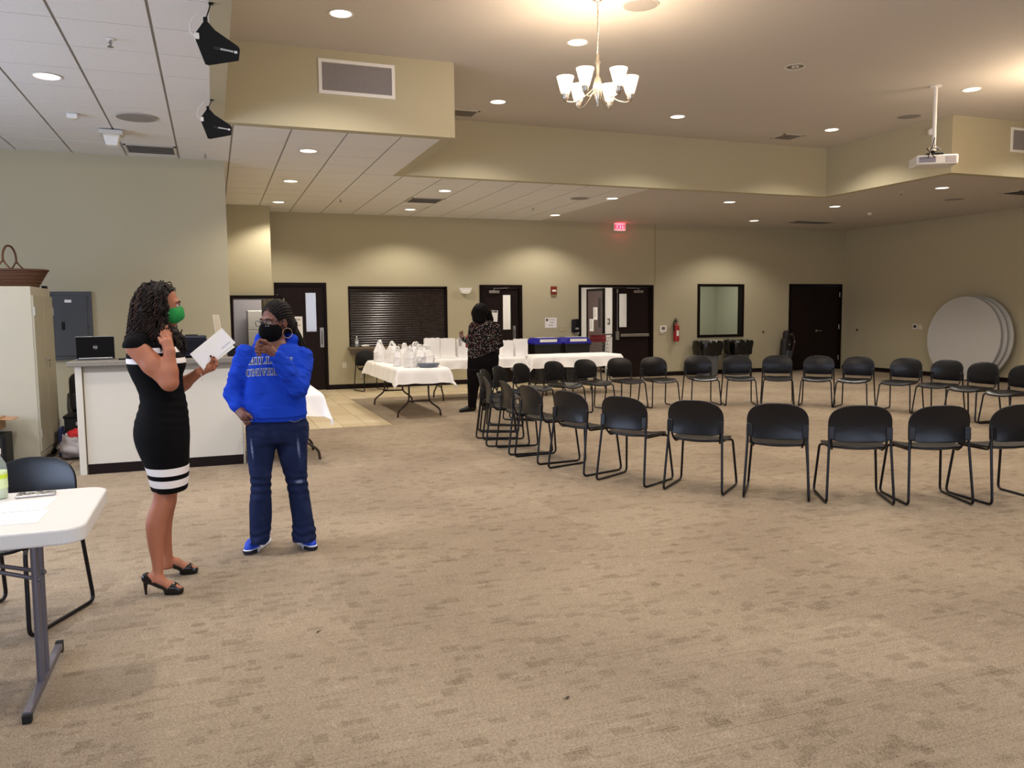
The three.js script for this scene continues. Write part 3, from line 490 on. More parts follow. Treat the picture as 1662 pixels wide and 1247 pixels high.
{
  const C = [6.58, -8.05], ring = [];
  // nearer half, seen from behind: measured centres
  for (const [x, z] of [[5.94, -4.67], [5.38, -4.85], [4.86, -5.09], [4.4, -5.45], [3.95, -5.9], [3.58, -6.4], [3.37, -7.02], [3.25, -7.68], [3.22, -8.27], [3.21, -8.84], [3.32, -9.42], [3.55, -9.97], [3.9, -10.44]]) ring.push([x, z]);
  // the rest: measured back edges, moved inwards to the chair centre
  for (const [x, z] of [[4.22, -11.06], [4.85, -11.3], [5.48, -11.5], [6.16, -11.62], [6.76, -11.54], [7.6, -11.5], [8.19, -11.22], [8.79, -10.94], [9.29, -10.52], [9.64, -10.02], [9.97, -9.38], [10.1, -8.75], [10.06, -8.12], [9.98, -7.45]]) { const dx = C[0] - x, dz = C[1] - z, L = Math.hypot(dx, dz); ring.push([x + dx / L * 0.25, z + dz / L * 0.25]); }
  const landmark = ['second', 'third', 'fourth', 'fifth', 'sixth', 'seventh', 'eighth', 'ninth', 'tenth'];
  const labels = [
    ...[1, 2, 3, 4, 5, 6, 7, 8, 9].map((k) => `black chair with its back to the carpet, ${['ninth', 'eighth', 'seventh', 'sixth', 'fifth', 'fourth', 'third', 'second', 'first'][k - 1]} from the edge-on chairs`),
    'edge-on black chair of the circle next to the row facing away', 'middle one of three edge-on black chairs in the circle', 'edge-on black chair of the circle beside the woman in patterned blouse',
    'black chair of the circle at the bend beside the woman in patterned blouse', 'black chair of the circle before the white paper bags', 'black chair of the circle before the long white tablecloth', 'black chair of the circle in front of the recycling bins',
    'black chair of the circle before the end of the long white tablecloth', 'black chair of the circle in front of the shut exit door leaf', 'black chair of the circle before the first lined trash can', 'black chair of the circle before the second lined trash can',
    'black chair of the circle before the bag leaning by the corner doors', 'black chair of the circle directly before the double corner doors', 'black chair of the circle at the room corner beside the double doors', 'black chair of the circle between the room corner and round tabletops',
    'black chair of the circle before the front of the round tabletops', 'black chair of the circle before the edge of the round tabletops', 'black chair of the circle past the round tabletops'];
  const proto = makeChair('stacking_chair', labels[0], 'circle of black chairs');
  ring.forEach(([x, z], i) => {
    const t = faceTo(C[0] - x, C[1] - z) + rr(-0.03, 0.03);
    if (i === 0) { proto.position.set(x, 0, z); proto.rotation.y = t; } else copyOf(proto, [x, 0, z], t, labels[i]);
  });
  copyOf(proto, [-1.0, 0, -4.62], faceTo(-0.43, 0.9), 'black stacking chair pushed up to the white folding table', 'single chairs');
  copyOf(proto, [2.95, 0, -16.1], faceTo(0.25, 1), 'black stacking chair against the wall under the shutter ledge', 'single chairs');
}
// ---------------------------------------------------------------- white folding table in the foreground
{
  const tint = M(0xdad8d6, 0.42), grey = M(0x6d6a74, 0.38, { metalness: 0.45 });
  const t = thing('folding_table', 'white plastic folding table with rounded corners and grey metal legs', 'table', [-1.4, 0, -3.74]);
  const r = 0.09, w = 0.915, d = 0.40, o = []; for (const [cx, cz, a0] of [[w - r, d - r, 0], [-w + r, d - r, 90], [-w + r, -d + r, 180], [w - r, -d + r, 270]]) for (let k = 0; k <= 8; k++) { const a = (a0 + k * 11.25) * D2R; o.push([cx + r * Math.cos(a), cz + r * Math.sin(a)]); }
  part(t, 'tabletop', extrude(o, 0.045, 0.008).rotateX(-Math.PI / 2).translate(0, 0.695, 0), tint);
  for (const s of [1, -1]) {
    const x = s * 0.68; 
    part(t, 'foot', [rb(0.03, 0.03, 0.7, x, 0.03, 0, 0.004)], grey);
    for (const e of [-1, 1]) part(t, 'foot_cap', rb(0.032, e < 0 ? 0.05 : 0.034, 0.034, x, e < 0 ? 0.025 : 0.017, e * 0.345, 0.004), mat.rubber);
    for (const e of [-0.05, 0.05]) part(t, 'leg', sweep([V(x, 0.03, e + 0.02), V(x + s * 0.0, 0.69, e)], 0.0155, 10), grey);
    for (const e of [-0.05, 0.05]) part(t, 'brace', [sweep([V(x, 0.47, e), V(x - s * 0.42, 0.6, e * 0.3), V(x - s * 0.5, 0.69, e * 0.3)], 0.009, 6), sp(0.012, x + s * 0.012, 0.47, e + 0.012, 8)], grey);
  }
  const sheetTex = canvasTex(256, 340, (g, w, h) => { g.fillStyle = '#f3f1f2'; g.fillRect(0, 0, w, h); g.strokeStyle = '#a5a2ae'; g.lineWidth = 2; for (let i = 1; i < 14; i++) { g.beginPath(); g.moveTo(14, i * 23); g.lineTo(w - 14, i * 23); g.stroke(); } for (const x of [14, 80, 150, w - 14]) { g.beginPath(); g.moveTo(x, 23); g.lineTo(x, 13 * 23); g.stroke(); } });
  const pm = M(0xffffff, 0.85, { map: sheetTex });
  for (const [x, z, a, l] of [[-0.80, -3.6, 1.55, 'printed form lying on the white folding table nearer the table edge'], [-0.815, -3.83, 1.53, 'printed form lying on the white folding table nearer the black chair']]) {
    const s = thing('paper_sheet', l, 'paper', [x, 0.7485, z], a, 'forms on the white table'); part(s, 'sheet', bx(0.216, 0.001, 0.279, 0, 0.0006, 0), pm);
  }
  const b = thing('water_bottle', 'clear plastic bottle with yellow-green label on the white folding table', 'bottle', [-0.905, 0.748, -4.03]);
  part(b, 'bottle_body', lathe([[0.0001, 0], [0.03, 0], [0.034, 0.01], [0.034, 0.13], [0.03, 0.155], [0.014, 0.185], [0.013, 0.2], [0.0001, 0.2]], 28), new THREE.MeshPhysicalMaterial({ color: 0xf2f8f6, roughness: 0.08, transmission: 0.85, thickness: 0, ior: 1.4 }));
  part(b, 'drink', lathe([[0.0001, 0.003], [0.031, 0.004], [0.032, 0.06], [0.0001, 0.06]], 20), M(0xdfe4c4, 0.3)); part(b, 'label', cy(0.0348, 0.0348, 0.075, 0, 0.085, 0, 28), M(0xd8e6b0, 0.5), 'pale yellow-green wrap label'); part(b, 'label_band', cy(0.0352, 0.0352, 0.02, 0, 0.1, 0, 28), M(0xc6dc3c, 0.5)); part(b, 'cap', cy(0.016, 0.016, 0.022, 0, 0.208, 0, 20), mat.plasticWhite);
  const ph = thing('mobile_phone', 'phone in a glittery silver case face down on the white folding table', 'phone', [-0.765, 0.748, -4.03], 0.1);
  part(ph, 'case', rb(0.155, 0.011, 0.076, 0, 0.0056, 0, 0.008, 3), M(0xb7b4b6, 0.25, { metalness: 0.6 })); for (let k = 0; k < 14; k++) part(ph, 'glitter_patch', rb(rr(0.01, 0.025), 0.002, rr(0.008, 0.018), rr(-0.06, 0.06), 0.0118, rr(-0.025, 0.025), 0.0008, 1), k % 2 ? M(0x6f6b70, 0.2, { metalness: 0.8 }) : mat.nickel);
  part(ph, 'camera_bump', rb(0.026, 0.003, 0.026, -0.055, 0.012, -0.02, 0.006), mat.black);
}
// ---------------------------------------------------------------- cloth-covered folding tables
function drape(w, d, over, sd, lift = 0) {              // cloth over a w x d top, corners hang in points
  const nu = 56, nv = 40, pos = [], uv = [], idx = [], fu = w / 2 + over, fv = d / 2 + over;
  for (let j = 0; j <= nv; j++) for (let i = 0; i <= nu; i++) {
    const u = -fu + 2 * fu * i / nu, v = -fv + 2 * fv * j / nv, du = Math.max(0, Math.abs(u) - w / 2), dv = Math.max(0, Math.abs(v) - d / 2), su = Math.sign(u), sv = Math.sign(v), drop = Math.hypot(du, dv);
    let x = Math.max(-w / 2, Math.min(w / 2, u)), z = Math.max(-d / 2, Math.min(d / 2, v)), y = 0;
    const n = fbm(u * 3 + sd, v * 3, sd, 2);
    if (drop > 0) {
      const fold = 0.5 + 0.5 * Math.sin((du > dv ? v : u) * 17 + sd * 3 + 2 * n), out = 0.012 + drop * (0.10 + 0.16 * fold) + (du > 0 && dv > 0 ? 0.25 * Math.min(du, dv) : 0);
      if (du > 0) x += su * out * (du / drop); if (dv > 0) z += sv * out * (dv / drop); y = -drop * (0.93 - 0.06 * fold);
      x += 0.012 * n; z += 0.012 * fbm(v * 3, u * 3, sd + 5, 2);
    } else y = 0.002 + 0.0035 * fbm(u * 5, v * 5, sd, 2);
    pos.push(x, y + lift, z); uv.push(u, v);
  }
  for (let j = 0; j < nv; j++) for (let i = 0; i < nu; i++) { const a = j * (nu + 1) + i, b = a + 1, c = a + nu + 1, e = c + 1; idx.push(a, c, b, b, c, e); }
  const g = new THREE.BufferGeometry(); g.setAttribute('position', new THREE.Float32BufferAttribute(pos, 3)); g.setAttribute('uv', new THREE.Float32BufferAttribute(uv, 2)); g.setIndex(idx); g.computeVertexNormals(); return g;
}
function clothTable(x, z, w, d, turn, over, sd, tl, cl2) {
  const brown = M(0x33261f, 0.4, { metalness: 0.3 }), L = Math.max(w, d), S = Math.min(w, d);
  const t = thing('banquet_table', tl, 'table', [x, 0, z], turn, 'banquet tables under white cloths');
  part(t, 'tabletop', rb(L - 0.05, 0.036, S - 0.05, 0, 0.718, 0, 0.008), M(0x8d7f6d, 0.6));
  for (const s of [-1, 1]) {
    const X = s * (L / 2 - 0.32);
    for (const e of [-1, 1]) part(t, 'leg', bentTube([[X, 0.7, e * 0.15], [X, 0.34, e * 0.15], [X + s * 0.01, 0.22, e * 0.16], [X + s * 0.02, 0.1, e * 0.32], [X + s * 0.02, 0.0, e * 0.33]], 0.014, 0.06), brown);
    part(t, 'crossbar', rb(0.024, 0.024, 0.34, X + s * 0.01, 0.235, 0, 0.006), brown); part(t, 'stretcher', sweep([V(X, 0.55, -0.15), V(X, 0.52, 0), V(X, 0.55, 0.15)], 0.011, 8), brown);
    part(t, 'brace', sweep([V(X, 0.52, 0), V(X - s * 0.25, 0.62, 0), V(X - s * 0.42, 0.7, 0)], 0.011, 8), brown);
  }
  const c = thing('tablecloth', cl2, 'tablecloth', [x, 0.742, z], turn, 'white tablecloths'); part(c, 'cloth', drape(L, S, over, sd), mat.cloth);
}
const T1 = { x: 2.86, z: -12.6 };
clothTable(T1.x, T1.z, 2.44, 0.76, Math.PI / 2, 0.24, 1.3, 'brown-legged folding table holding the white plastic bags', 'white cloth with pointed corners under the plastic bags');
clothTable(4.38, -13.92, 1.83, 0.76, 0, 0.2, 2.7, 'brown-legged folding table behind the woman in patterned blouse', 'white cloth on the long tables behind the woman in patterned blouse');
clothTable(6.34, -13.9, 1.83, 0.76, 0, 0.24, 4.1, 'brown-legged folding table beside the recycling bins', 'white cloth on the long tables beside the recycling bins');
clothTable(0.69, -8.95, 1.22, 0.66, Math.PI / 2, 0.26, 6.2, 'small folding table at the end of the white counter', 'white cloth on the small table at the counter end');

// white plastic carrier bags with tied handles
{
  const bagMat = new THREE.MeshPhysicalMaterial({ color: 0xf6f4f3, roughness: 0.42, transmission: 0.18, thickness: 0, side: THREE.DoubleSide });
  const make = (sd, w, h) => {
    const g = new THREE.CylinderGeometry(1, 1, 1, 30, 22, true), p = g.attributes.position;
    for (let i = 0; i < p.count; i++) {
      const t = p.getY(i) + 0.5, a = Math.atan2(p.getZ(i), p.getX(i)), c = Math.cos(a), s = Math.sin(a), sq = 1 / Math.pow(Math.pow(Math.abs(c), 4) + Math.pow(Math.abs(s), 4), 0.25);
      const k = t < 0.5 ? 1 - 0.1 * t : Math.max(0.1, 0.97 - 1.55 * Math.pow(t - 0.5, 1.3)), n = fbm(c * 2 + sd, t * 5, s * 2 + sd, 3) * 0.14;
      p.setXYZ(i, c * sq * w * k * (1 + n) + 0.03 * (t > 0.6 ? (t - 0.6) * Math.sin(sd * 5) : 0), h * t + (t > 0.92 ? 0.02 * Math.sin(a * 2 + sd) : 0), s * sq * w * 0.62 * k * (1 + n));
    }
    g.computeVertexNormals(); return g;
  };
  const knot = (sd, h) => { const l = []; for (const e of [-1, 1]) { const g = new THREE.TorusGeometry(0.035, 0.012, 6, 14).scale(0.75, 1.1, 1.3); l.push(g.rotateY(sd).rotateZ(e * 0.5).translate(e * 0.03, h + 0.015, 0)); } return l; };
  const spots = [[617, 587, 1.0, 0.30, 'tall white plastic bag at the shutter end of the bag table'], [637, 589, 2.1, 0.29, 'tied white plastic bag with a twisted top, second along the bag table'], [657, 591, 3.7, 0.27, 'white plastic bag with a folded-over top in the middle of the bag table'], [646, 594, 4.4, 0.24, 'short white plastic bag at the cloth edge of the bag table'], [666, 596.3, 5.2, 0.25, 'white plastic bag behind the grey tray, on the edge side'], [675, 587.5, 6.6, 0.27, 'white plastic bag with knotted handles beside the black-topped one'], [681, 594.5, 7.9, 0.27, 'round-topped white plastic bag just behind the grey tray'], [692, 591.5, 9.3, 0.24, 'white plastic bag with a sharp peaked handle next to the long table']];
  spots.forEach(([px, py, sd, h, l], i) => {
    const d = rayOf(px, py), k = (0.745 - CAM_H) / d.y, b = thing('plastic_bag', l, 'bag', [Math.min(3.16, Math.max(2.58, d.x * k)), 0.7495, Math.max(-13.75, d.z * k)], sd, 'white plastic bags'); seed = 100 + i * 17;
    part(b, 'bag_body', make(sd, 0.125 + 0.015 * Math.sin(sd), h), bagMat); part(b, 'handles', knot(sd, h), bagMat);
    part(b, 'contents', rb(0.13, h * 0.5, 0.08, 0, h * 0.27, 0, 0.02), M(0xd6d4d4, 0.8));
  });
  const tr = thing('serving_tray', 'shallow blue-grey tray on the cloth beside the plastic bags', 'tray', [2.98, 0.749, -11.55], 0.1); part(tr, 'tray_body', lathe([[0.0001, 0], [0.13, 0], [0.15, 0.01], [0.165, 0.045], [0.17, 0.05], [0.165, 0.052], [0.15, 0.04], [0.13, 0.012], [0.0001, 0.01]], 32).scale(1, 1, 0.75), M(0x6b7482, 0.35)); part(tr, 'rim', new THREE.TorusGeometry(0.167, 0.005, 6, 32).rotateX(Math.PI / 2).scale(1, 1, 0.75).translate(0, 0.05, 0), M(0x596270, 0.35));
}
// upright white paper bags on the long tables
{
  const pm = M(0xf3f1ef, 0.75, { side: THREE.DoubleSide }), make = (w, h, d, sd) => { const g = new THREE.BoxGeometry(w, h, d, 6, 8, 4).translate(0, h / 2, 0), p = g.attributes.position; for (let i = 0; i < p.count; i++) { const y = p.getY(i) / h, n = 0.006 * fbm(p.getX(i) * 9 + sd, y * 4, p.getZ(i) * 9, 2), s = Math.abs(p.getX(i)) > w * 0.49 && Math.abs(p.getZ(i)) < d * 0.2 ? -0.014 * Math.sign(p.getX(i)) * Math.min(1, y * 1.5) : 0; p.setXYZ(i, p.getX(i) * (1 - 0.03 * y) + s + n, p.getY(i) + (y > 0.98 ? 0.006 * Math.sin(p.getX(i) * 60 + sd) : 0), p.getZ(i) + n); } const idx = g.index.array, keep = []; for (let t = 0; t < idx.length; t += 3) { const ys = [0, 1, 2].map((k) => p.getY(idx[t + k])); if (Math.min(...ys) > h * 0.93) continue; keep.push(idx[t], idx[t + 1], idx[t + 2]); } g.setIndex(keep); g.computeVertexNormals(); return g; };
  [[3.6, -13.72, 0.26, 0.36, 'white paper bag at the plastic-bag end of the long cloth table'], [3.9, -13.78, 0.28, 0.35, 'wide white paper bag in the middle of the three on the long cloth table'], [4.19, -13.74, 0.22, 0.33, 'white paper bag just in front of the woman in patterned blouse'], [5.02, -13.78, 0.22, 0.29, 'smaller white paper bag between the woman in patterned blouse and another bag'], [5.3, -13.78, 0.24, 0.31, 'white paper bag standing closest to the recycling bins']].forEach(([x, z, w, h, l], i) => { const b = thing('paper_bag', l, 'bag', [x, 0.748, z], rr(-0.12, 0.12), 'white paper bags'); part(b, 'bag_body', make(w, h, 0.14, i * 3.1), pm); part(b, 'contents', bx(w * 0.8, h * 0.6, 0.1, 0, h * 0.33, 0), M(0xc9c4bd, 0.9)); });
}
// bits on the shutter ledge
{
  const b = thing('water_bottle', 'small clear water bottle on the brown shutter ledge', 'bottle', [2.76, 0.871, BACK + 0.12]); part(b, 'bottle_body', lathe([[0.0001, 0], [0.03, 0], [0.033, 0.01], [0.033, 0.15], [0.014, 0.19], [0.013, 0.205], [0.0001, 0.205]], 20), new THREE.MeshPhysicalMaterial({ color: 0xe8eef0, roughness: 0.1, transmission: 0.7, thickness: 0 })); part(b, 'label', cy(0.0335, 0.0335, 0.06, 0, 0.09, 0, 20), M(0xcfd3d8, 0.5)); part(b, 'cap', cy(0.015, 0.015, 0.018, 0, 0.212, 0, 14), mat.plasticWhite);
  const n = thing('paper_napkin', 'crumpled white napkin beside the bottle on the shutter ledge', 'napkin', [2.93, 0.871, BACK + 0.12]); const ng = new THREE.SphereGeometry(0.06, 14, 10), np = ng.attributes.position; for (let i = 0; i < np.count; i++) { const k = 1 + 0.5 * fbm(np.getX(i) * 30, np.getY(i) * 30, np.getZ(i) * 30, 2); np.setXYZ(i, np.getX(i) * k * 1.3, Math.max(0, np.getY(i) * k * 0.4 + 0.018), np.getZ(i) * k * 0.8); } ng.computeVertexNormals(); part(n, 'tissue', ng, mat.paper);
  for (const [x, w, l] of [[4.05, 0.34, 'white paper stack flat on the shutter ledge nearer the middle'], [4.5, 0.28, 'white paper stack flat at the end of the shutter ledge']]) { const s = thing('paper_stack', l, 'paper', [x, 0.871, BACK + 0.1], 0.05, 'paper stacks on the ledge'); part(s, 'sheets', bx(w, 0.012, 0.2, 0, 0.006, 0), mat.paper); part(s, 'top_sheet', bx(w, 0.002, 0.2, 0.01, 0.0135, 0.008), mat.white); }
  const d = thing('tape_roll', 'small round pale roll lying on the dark shutter ledge', 'roll', [3.68, 0.871, BACK + 0.03]); part(d, 'roll', new THREE.TorusGeometry(0.035, 0.014, 10, 24).rotateX(Math.PI / 2).translate(0, 0.015, 0), M(0xb3aca0, 0.6)); part(d, 'core', new THREE.CylinderGeometry(0.022, 0.022, 0.026, 20, 1, true).translate(0, 0.015, 0), M(0x6a5a48, 0.8));
}
// ---------------------------------------------------------------- things on the back wall
const onWall = (px0, py0, px1, py1) => boxPx(px0, py0, px1, py1, BACK + 0.02);
const font = await new FontLoader().loadAsync('fonts/droid/droid_sans_bold.typeface.json');
function lettering(str, size, depth = 0.002) { const g = new TextGeometry(str, { font, size, depth, curveSegments: 4 }); g.computeBoundingBox(); const b = g.boundingBox; return g.translate(-(b.max.x + b.min.x) / 2, -(b.max.y + b.min.y) / 2, 0); }
{
  const b = onWall(996, 362, 1014.5, 375.5), e = thing('exit_sign', 'lit red EXIT sign high above the exit doors', 'sign', [b.cx, b.cy, BACK]);
  part(e, 'housing', rb(b.w, b.h, 0.05, 0, 0, 0.025, 0.006), mat.plasticWhite); part(e, 'sign_face', rb(b.w * 0.94, b.h * 0.88, 0.006, 0, 0, 0.052, 0.002), new THREE.MeshStandardMaterial({ color: 0xffffff, emissive: 0xff9fae, emissiveIntensity: 0.7, roughness: 0.5 }), 'glowing pinkish white face');
  part(e, 'sign_letters', lettering('EXIT', b.h * 0.55).translate(0, 0, 0.056), new THREE.MeshStandardMaterial({ color: 0xff1438, emissive: 0xff0a35, emissiveIntensity: 1.3 }), 'glowing red letters');
  const pl = new THREE.PointLight(0xff3050, 0.12); pl.position.set(0, 0, 0.12); e.add(pl);
}
{
  const b = onWall(744, 466, 765, 477), e = thing('emergency_light', 'white curved emergency light on the wall beside the shutter', 'light', [b.cx, b.cy, BACK]);
  part(e, 'housing', extrude([[-b.w / 2, 0.05], [b.w / 2, 0.05], [b.w * 0.36, -0.05], [b.w * 0.2, -0.075], [-b.w * 0.2, -0.075], [-b.w * 0.36, -0.05]], 0.08, 0.008), mat.plasticWhite); part(e, 'lens', rb(b.w * 0.55, 0.04, 0.012, 0, -0.02, 0.088, 0.004), M(0xf6f2e6, 0.25));
  const s = onWall(894, 465, 903.5, 478), f = thing('fire_alarm_strobe', 'red fire alarm strobe with white lens on the wall beside the exit', 'alarm', [s.cx, s.cy, BACK]); part(f, 'housing', rb(s.w, s.h, 0.04, 0, 0, 0.02, 0.006), M(0x7a2413, 0.45)); part(f, 'strobe_lens', rb(s.w * 0.7, s.h * 0.26, 0.02, 0, -0.01, 0.046, 0.006), M(0xe9e2d6, 0.25)); part(f, 'lower_box', rb(s.w * 0.8, s.h * 0.24, 0.03, 0, -s.h * 0.6, 0.016, 0.005), M(0x8d7d63, 0.6));
  const nt = onWall(885, 516, 904, 532), notice = canvasTex(256, 200, (g, w, h) => { g.fillStyle = '#f1eee9'; g.fillRect(0, 0, w, h); g.fillStyle = '#161616'; g.beginPath(); g.arc(44, 44, 27, 0, 7); g.fill(); g.fillStyle = '#fff'; g.font = 'bold 34px sans-serif'; g.fillText('i', 39, 57); g.fillStyle = '#55525a'; g.font = 'bold 30px sans-serif'; g.fillText('All Trash', 86, 52); g.fillText('Please', 108, 104); g.fillText('Thanks', 78, 160); });
  const n = thing('wall_notice', 'white printed notice taped to the wall above the recycling bins', 'notice', [nt.cx, nt.cy, BACK]); part(n, 'sheet', bx(nt.w, nt.h, 0.002, 0, 0, 0.002), M(0xffffff, 0.8, { map: notice }));
  const d = onWall(927, 518, 940, 540), q = thing('soap_dispenser', 'black hand sanitizer dispenser on the wall by the open exit door', 'dispenser', [d.cx, d.cy, BACK]); part(q, 'cover', shell(superOutline(d.w / 2, d.h / 2, d.h / 2, 3, 3, 32), [0, 0], 5, (u, v) => V(u, v, 0.1 - 3 * u * u - 0.35 * v * v), 0.012), mat.black); part(q, 'back_plate', rb(d.w * 0.9, d.h * 0.95, 0.05, 0, 0, 0.025, 0.02), mat.black); part(q, 'push_lever', rb(d.w * 0.4, d.h * 0.14, 0.03, 0.01, -d.h * 0.2, 0.1, 0.008), M(0x9c9794, 0.3)); part(q, 'drip_tray', rb(d.w * 0.5, 0.05, 0.07, 0.02, -d.h * 0.52, 0.06, 0.008), M(0x8d8884, 0.5));
  const th = onWall(1071, 528, 1081.5, 541), t = thing('thermostat', 'white thermostat on the wall beside the fire extinguisher', 'thermostat', [th.cx, th.cy, BACK]); part(t, 'body', rb(th.w, th.h * 0.8, 0.03, 0, 0.01, 0.015, 0.006), mat.plasticWhite); part(t, 'display', rb(th.w * 0.5, th.h * 0.36, 0.006, 0, 0.02, 0.031, 0.002), M(0x6c675a, 0.3)); part(t, 'base_box', rb(th.w * 0.6, 0.03, 0.03, -0.02, -th.h * 0.46, 0.015, 0.004), mat.offwhite);
  const x = onWall(1090, 517, 1101, 554), ex = thing('fire_extinguisher', 'red fire extinguisher hanging on the back wall', 'extinguisher', [x.cx, x.y0, BACK + 0.085]); const H = x.h;
  part(ex, 'cylinder', lathe([[0.0001, 0], [0.06, 0], [0.068, 0.012], [0.068, H * 0.6], [0.055, H * 0.7], [0.026, H * 0.76], [0.024, H * 0.8], [0.0001, H * 0.8]], 28), mat.red); part(ex, 'valve', [cy(0.022, 0.022, 0.05, 0, H * 0.83, 0, 14), bx(0.025, 0.012, 0.12, 0, H * 0.88, 0.02), bx(0.025, 0.012, 0.13, 0, H * 0.93, 0.02).rotateX(-0.05)], mat.steel); part(ex, 'collar', cy(0.05, 0.067, H * 0.12, 0, H * 0.66, 0, 24), M(0xb9b1a4, 0.4), 'pale grey collar'); part(ex, 'hose', tube([[0, H * 0.85, 0.02], [-0.07, H * 0.9, 0.03], [-0.095, H * 0.7, 0.03], [-0.08, H * 0.45, 0.03]], 0.012, 24, 8), mat.black); part(ex, 'label', new THREE.CylinderGeometry(0.0687, 0.0687, H * 0.24, 16, 1, true, -0.5, 1.0).translate(0, H * 0.36, 0), mat.plasticWhite); part(ex, 'wall_hook', bx(0.04, 0.1, 0.03, 0.02, H * 0.92, -0.065), mat.steel);
  for (const [px, py, z, l] of [[559, 593, BACK, 'white electrical outlet plate beside the kitchen door'], [1238.5, 539, BACK, 'small brass-toned wall stud between window and corner doors']]) { const p = atZ(px, py, z), o = thing('wall_plate', l, 'wall plate', [p.x, p.y, BACK]); if (py > 560) { part(o, 'plate', rb(0.08, 0.12, 0.008, 0, 0, 0.004, 0.003), mat.offwhite); part(o, 'socket', rb(0.035, 0.03, 0.004, 0, 0.025, 0.009, 0.002), M(0xcfc7b4, 0.5)); part(o, 'socket', rb(0.035, 0.03, 0.004, 0, -0.025, 0.009, 0.002), M(0xcfc7b4, 0.5)); } else { part(o, 'plate', cy(0.03, 0.03, 0.008).rotateX(Math.PI / 2), mat.nickel); part(o, 'knob', sp(0.022, 0, 0, 0.03), M(0x8a7448, 0.4, { metalness: 0.6 })); } }
  const lp = atZ(913, 534, BACK), lo = thing('wall_plate', 'pale blank cover plate above the recycling bins', 'wall plate', [lp.x, lp.y, BACK]); part(lo, 'plate', rb(0.17, 0.12, 0.008, 0, 0, 0.004, 0.003), M(0xb6a985, 0.6)); part(lo, 'screw', cy(0.005, 0.005, 0.004).rotateX(Math.PI / 2).translate(0, 0, 0.009), mat.nickel);
}
// notices on doors
{
  const txt = canvasTex(256, 400, (g, w, h) => { g.fillStyle = '#efece8'; g.fillRect(0, 0, w, h); g.fillStyle = '#4a474b'; g.font = 'bold 40px sans-serif'; g.fillText('PLEASE', 66, 66); g.font = 'bold 30px sans-serif'; g.fillText('DO NOT', 30, 118); g.fillText('ENTER HERE', 30, 160); });
  const a = boxPx(475, 514, 492, 552, BACK - 0.02), n = thing('door_notice', 'white printed notice taped to the kitchen door', 'notice', [a.cx, a.cy, BACK - 0.029]); part(n, 'sheet', bx(a.w, a.h, 0.002, 0, 0, 0.0012), M(0xffffff, 0.8, { map: txt }));
  const t2 = canvasTex(256, 300, (g, w, h) => { g.fillStyle = '#f0eeea'; g.fillRect(0, 0, w, h); g.fillStyle = '#111'; g.fillRect(14, 12, 220, 44); g.fillStyle = '#fff'; g.font = 'bold 30px sans-serif'; g.fillText('NOTICE', 62, 46); g.fillStyle = '#333'; g.fillRect(70, 110, 16, 10); g.fillRect(66, 140, 26, 16); });
  const b = boxPx(793, 504, 808, 522, BACK - 0.02), m = thing('door_notice', 'white notice with a black heading on the door behind the standing woman', 'notice', [b.cx, b.cy, BACK - 0.029]); part(m, 'sheet', bx(b.w, b.h, 0.002, 0, 0, 0.0012), M(0xffffff, 0.8, { map: t2 })); m.rotation.z = -0.06;
}
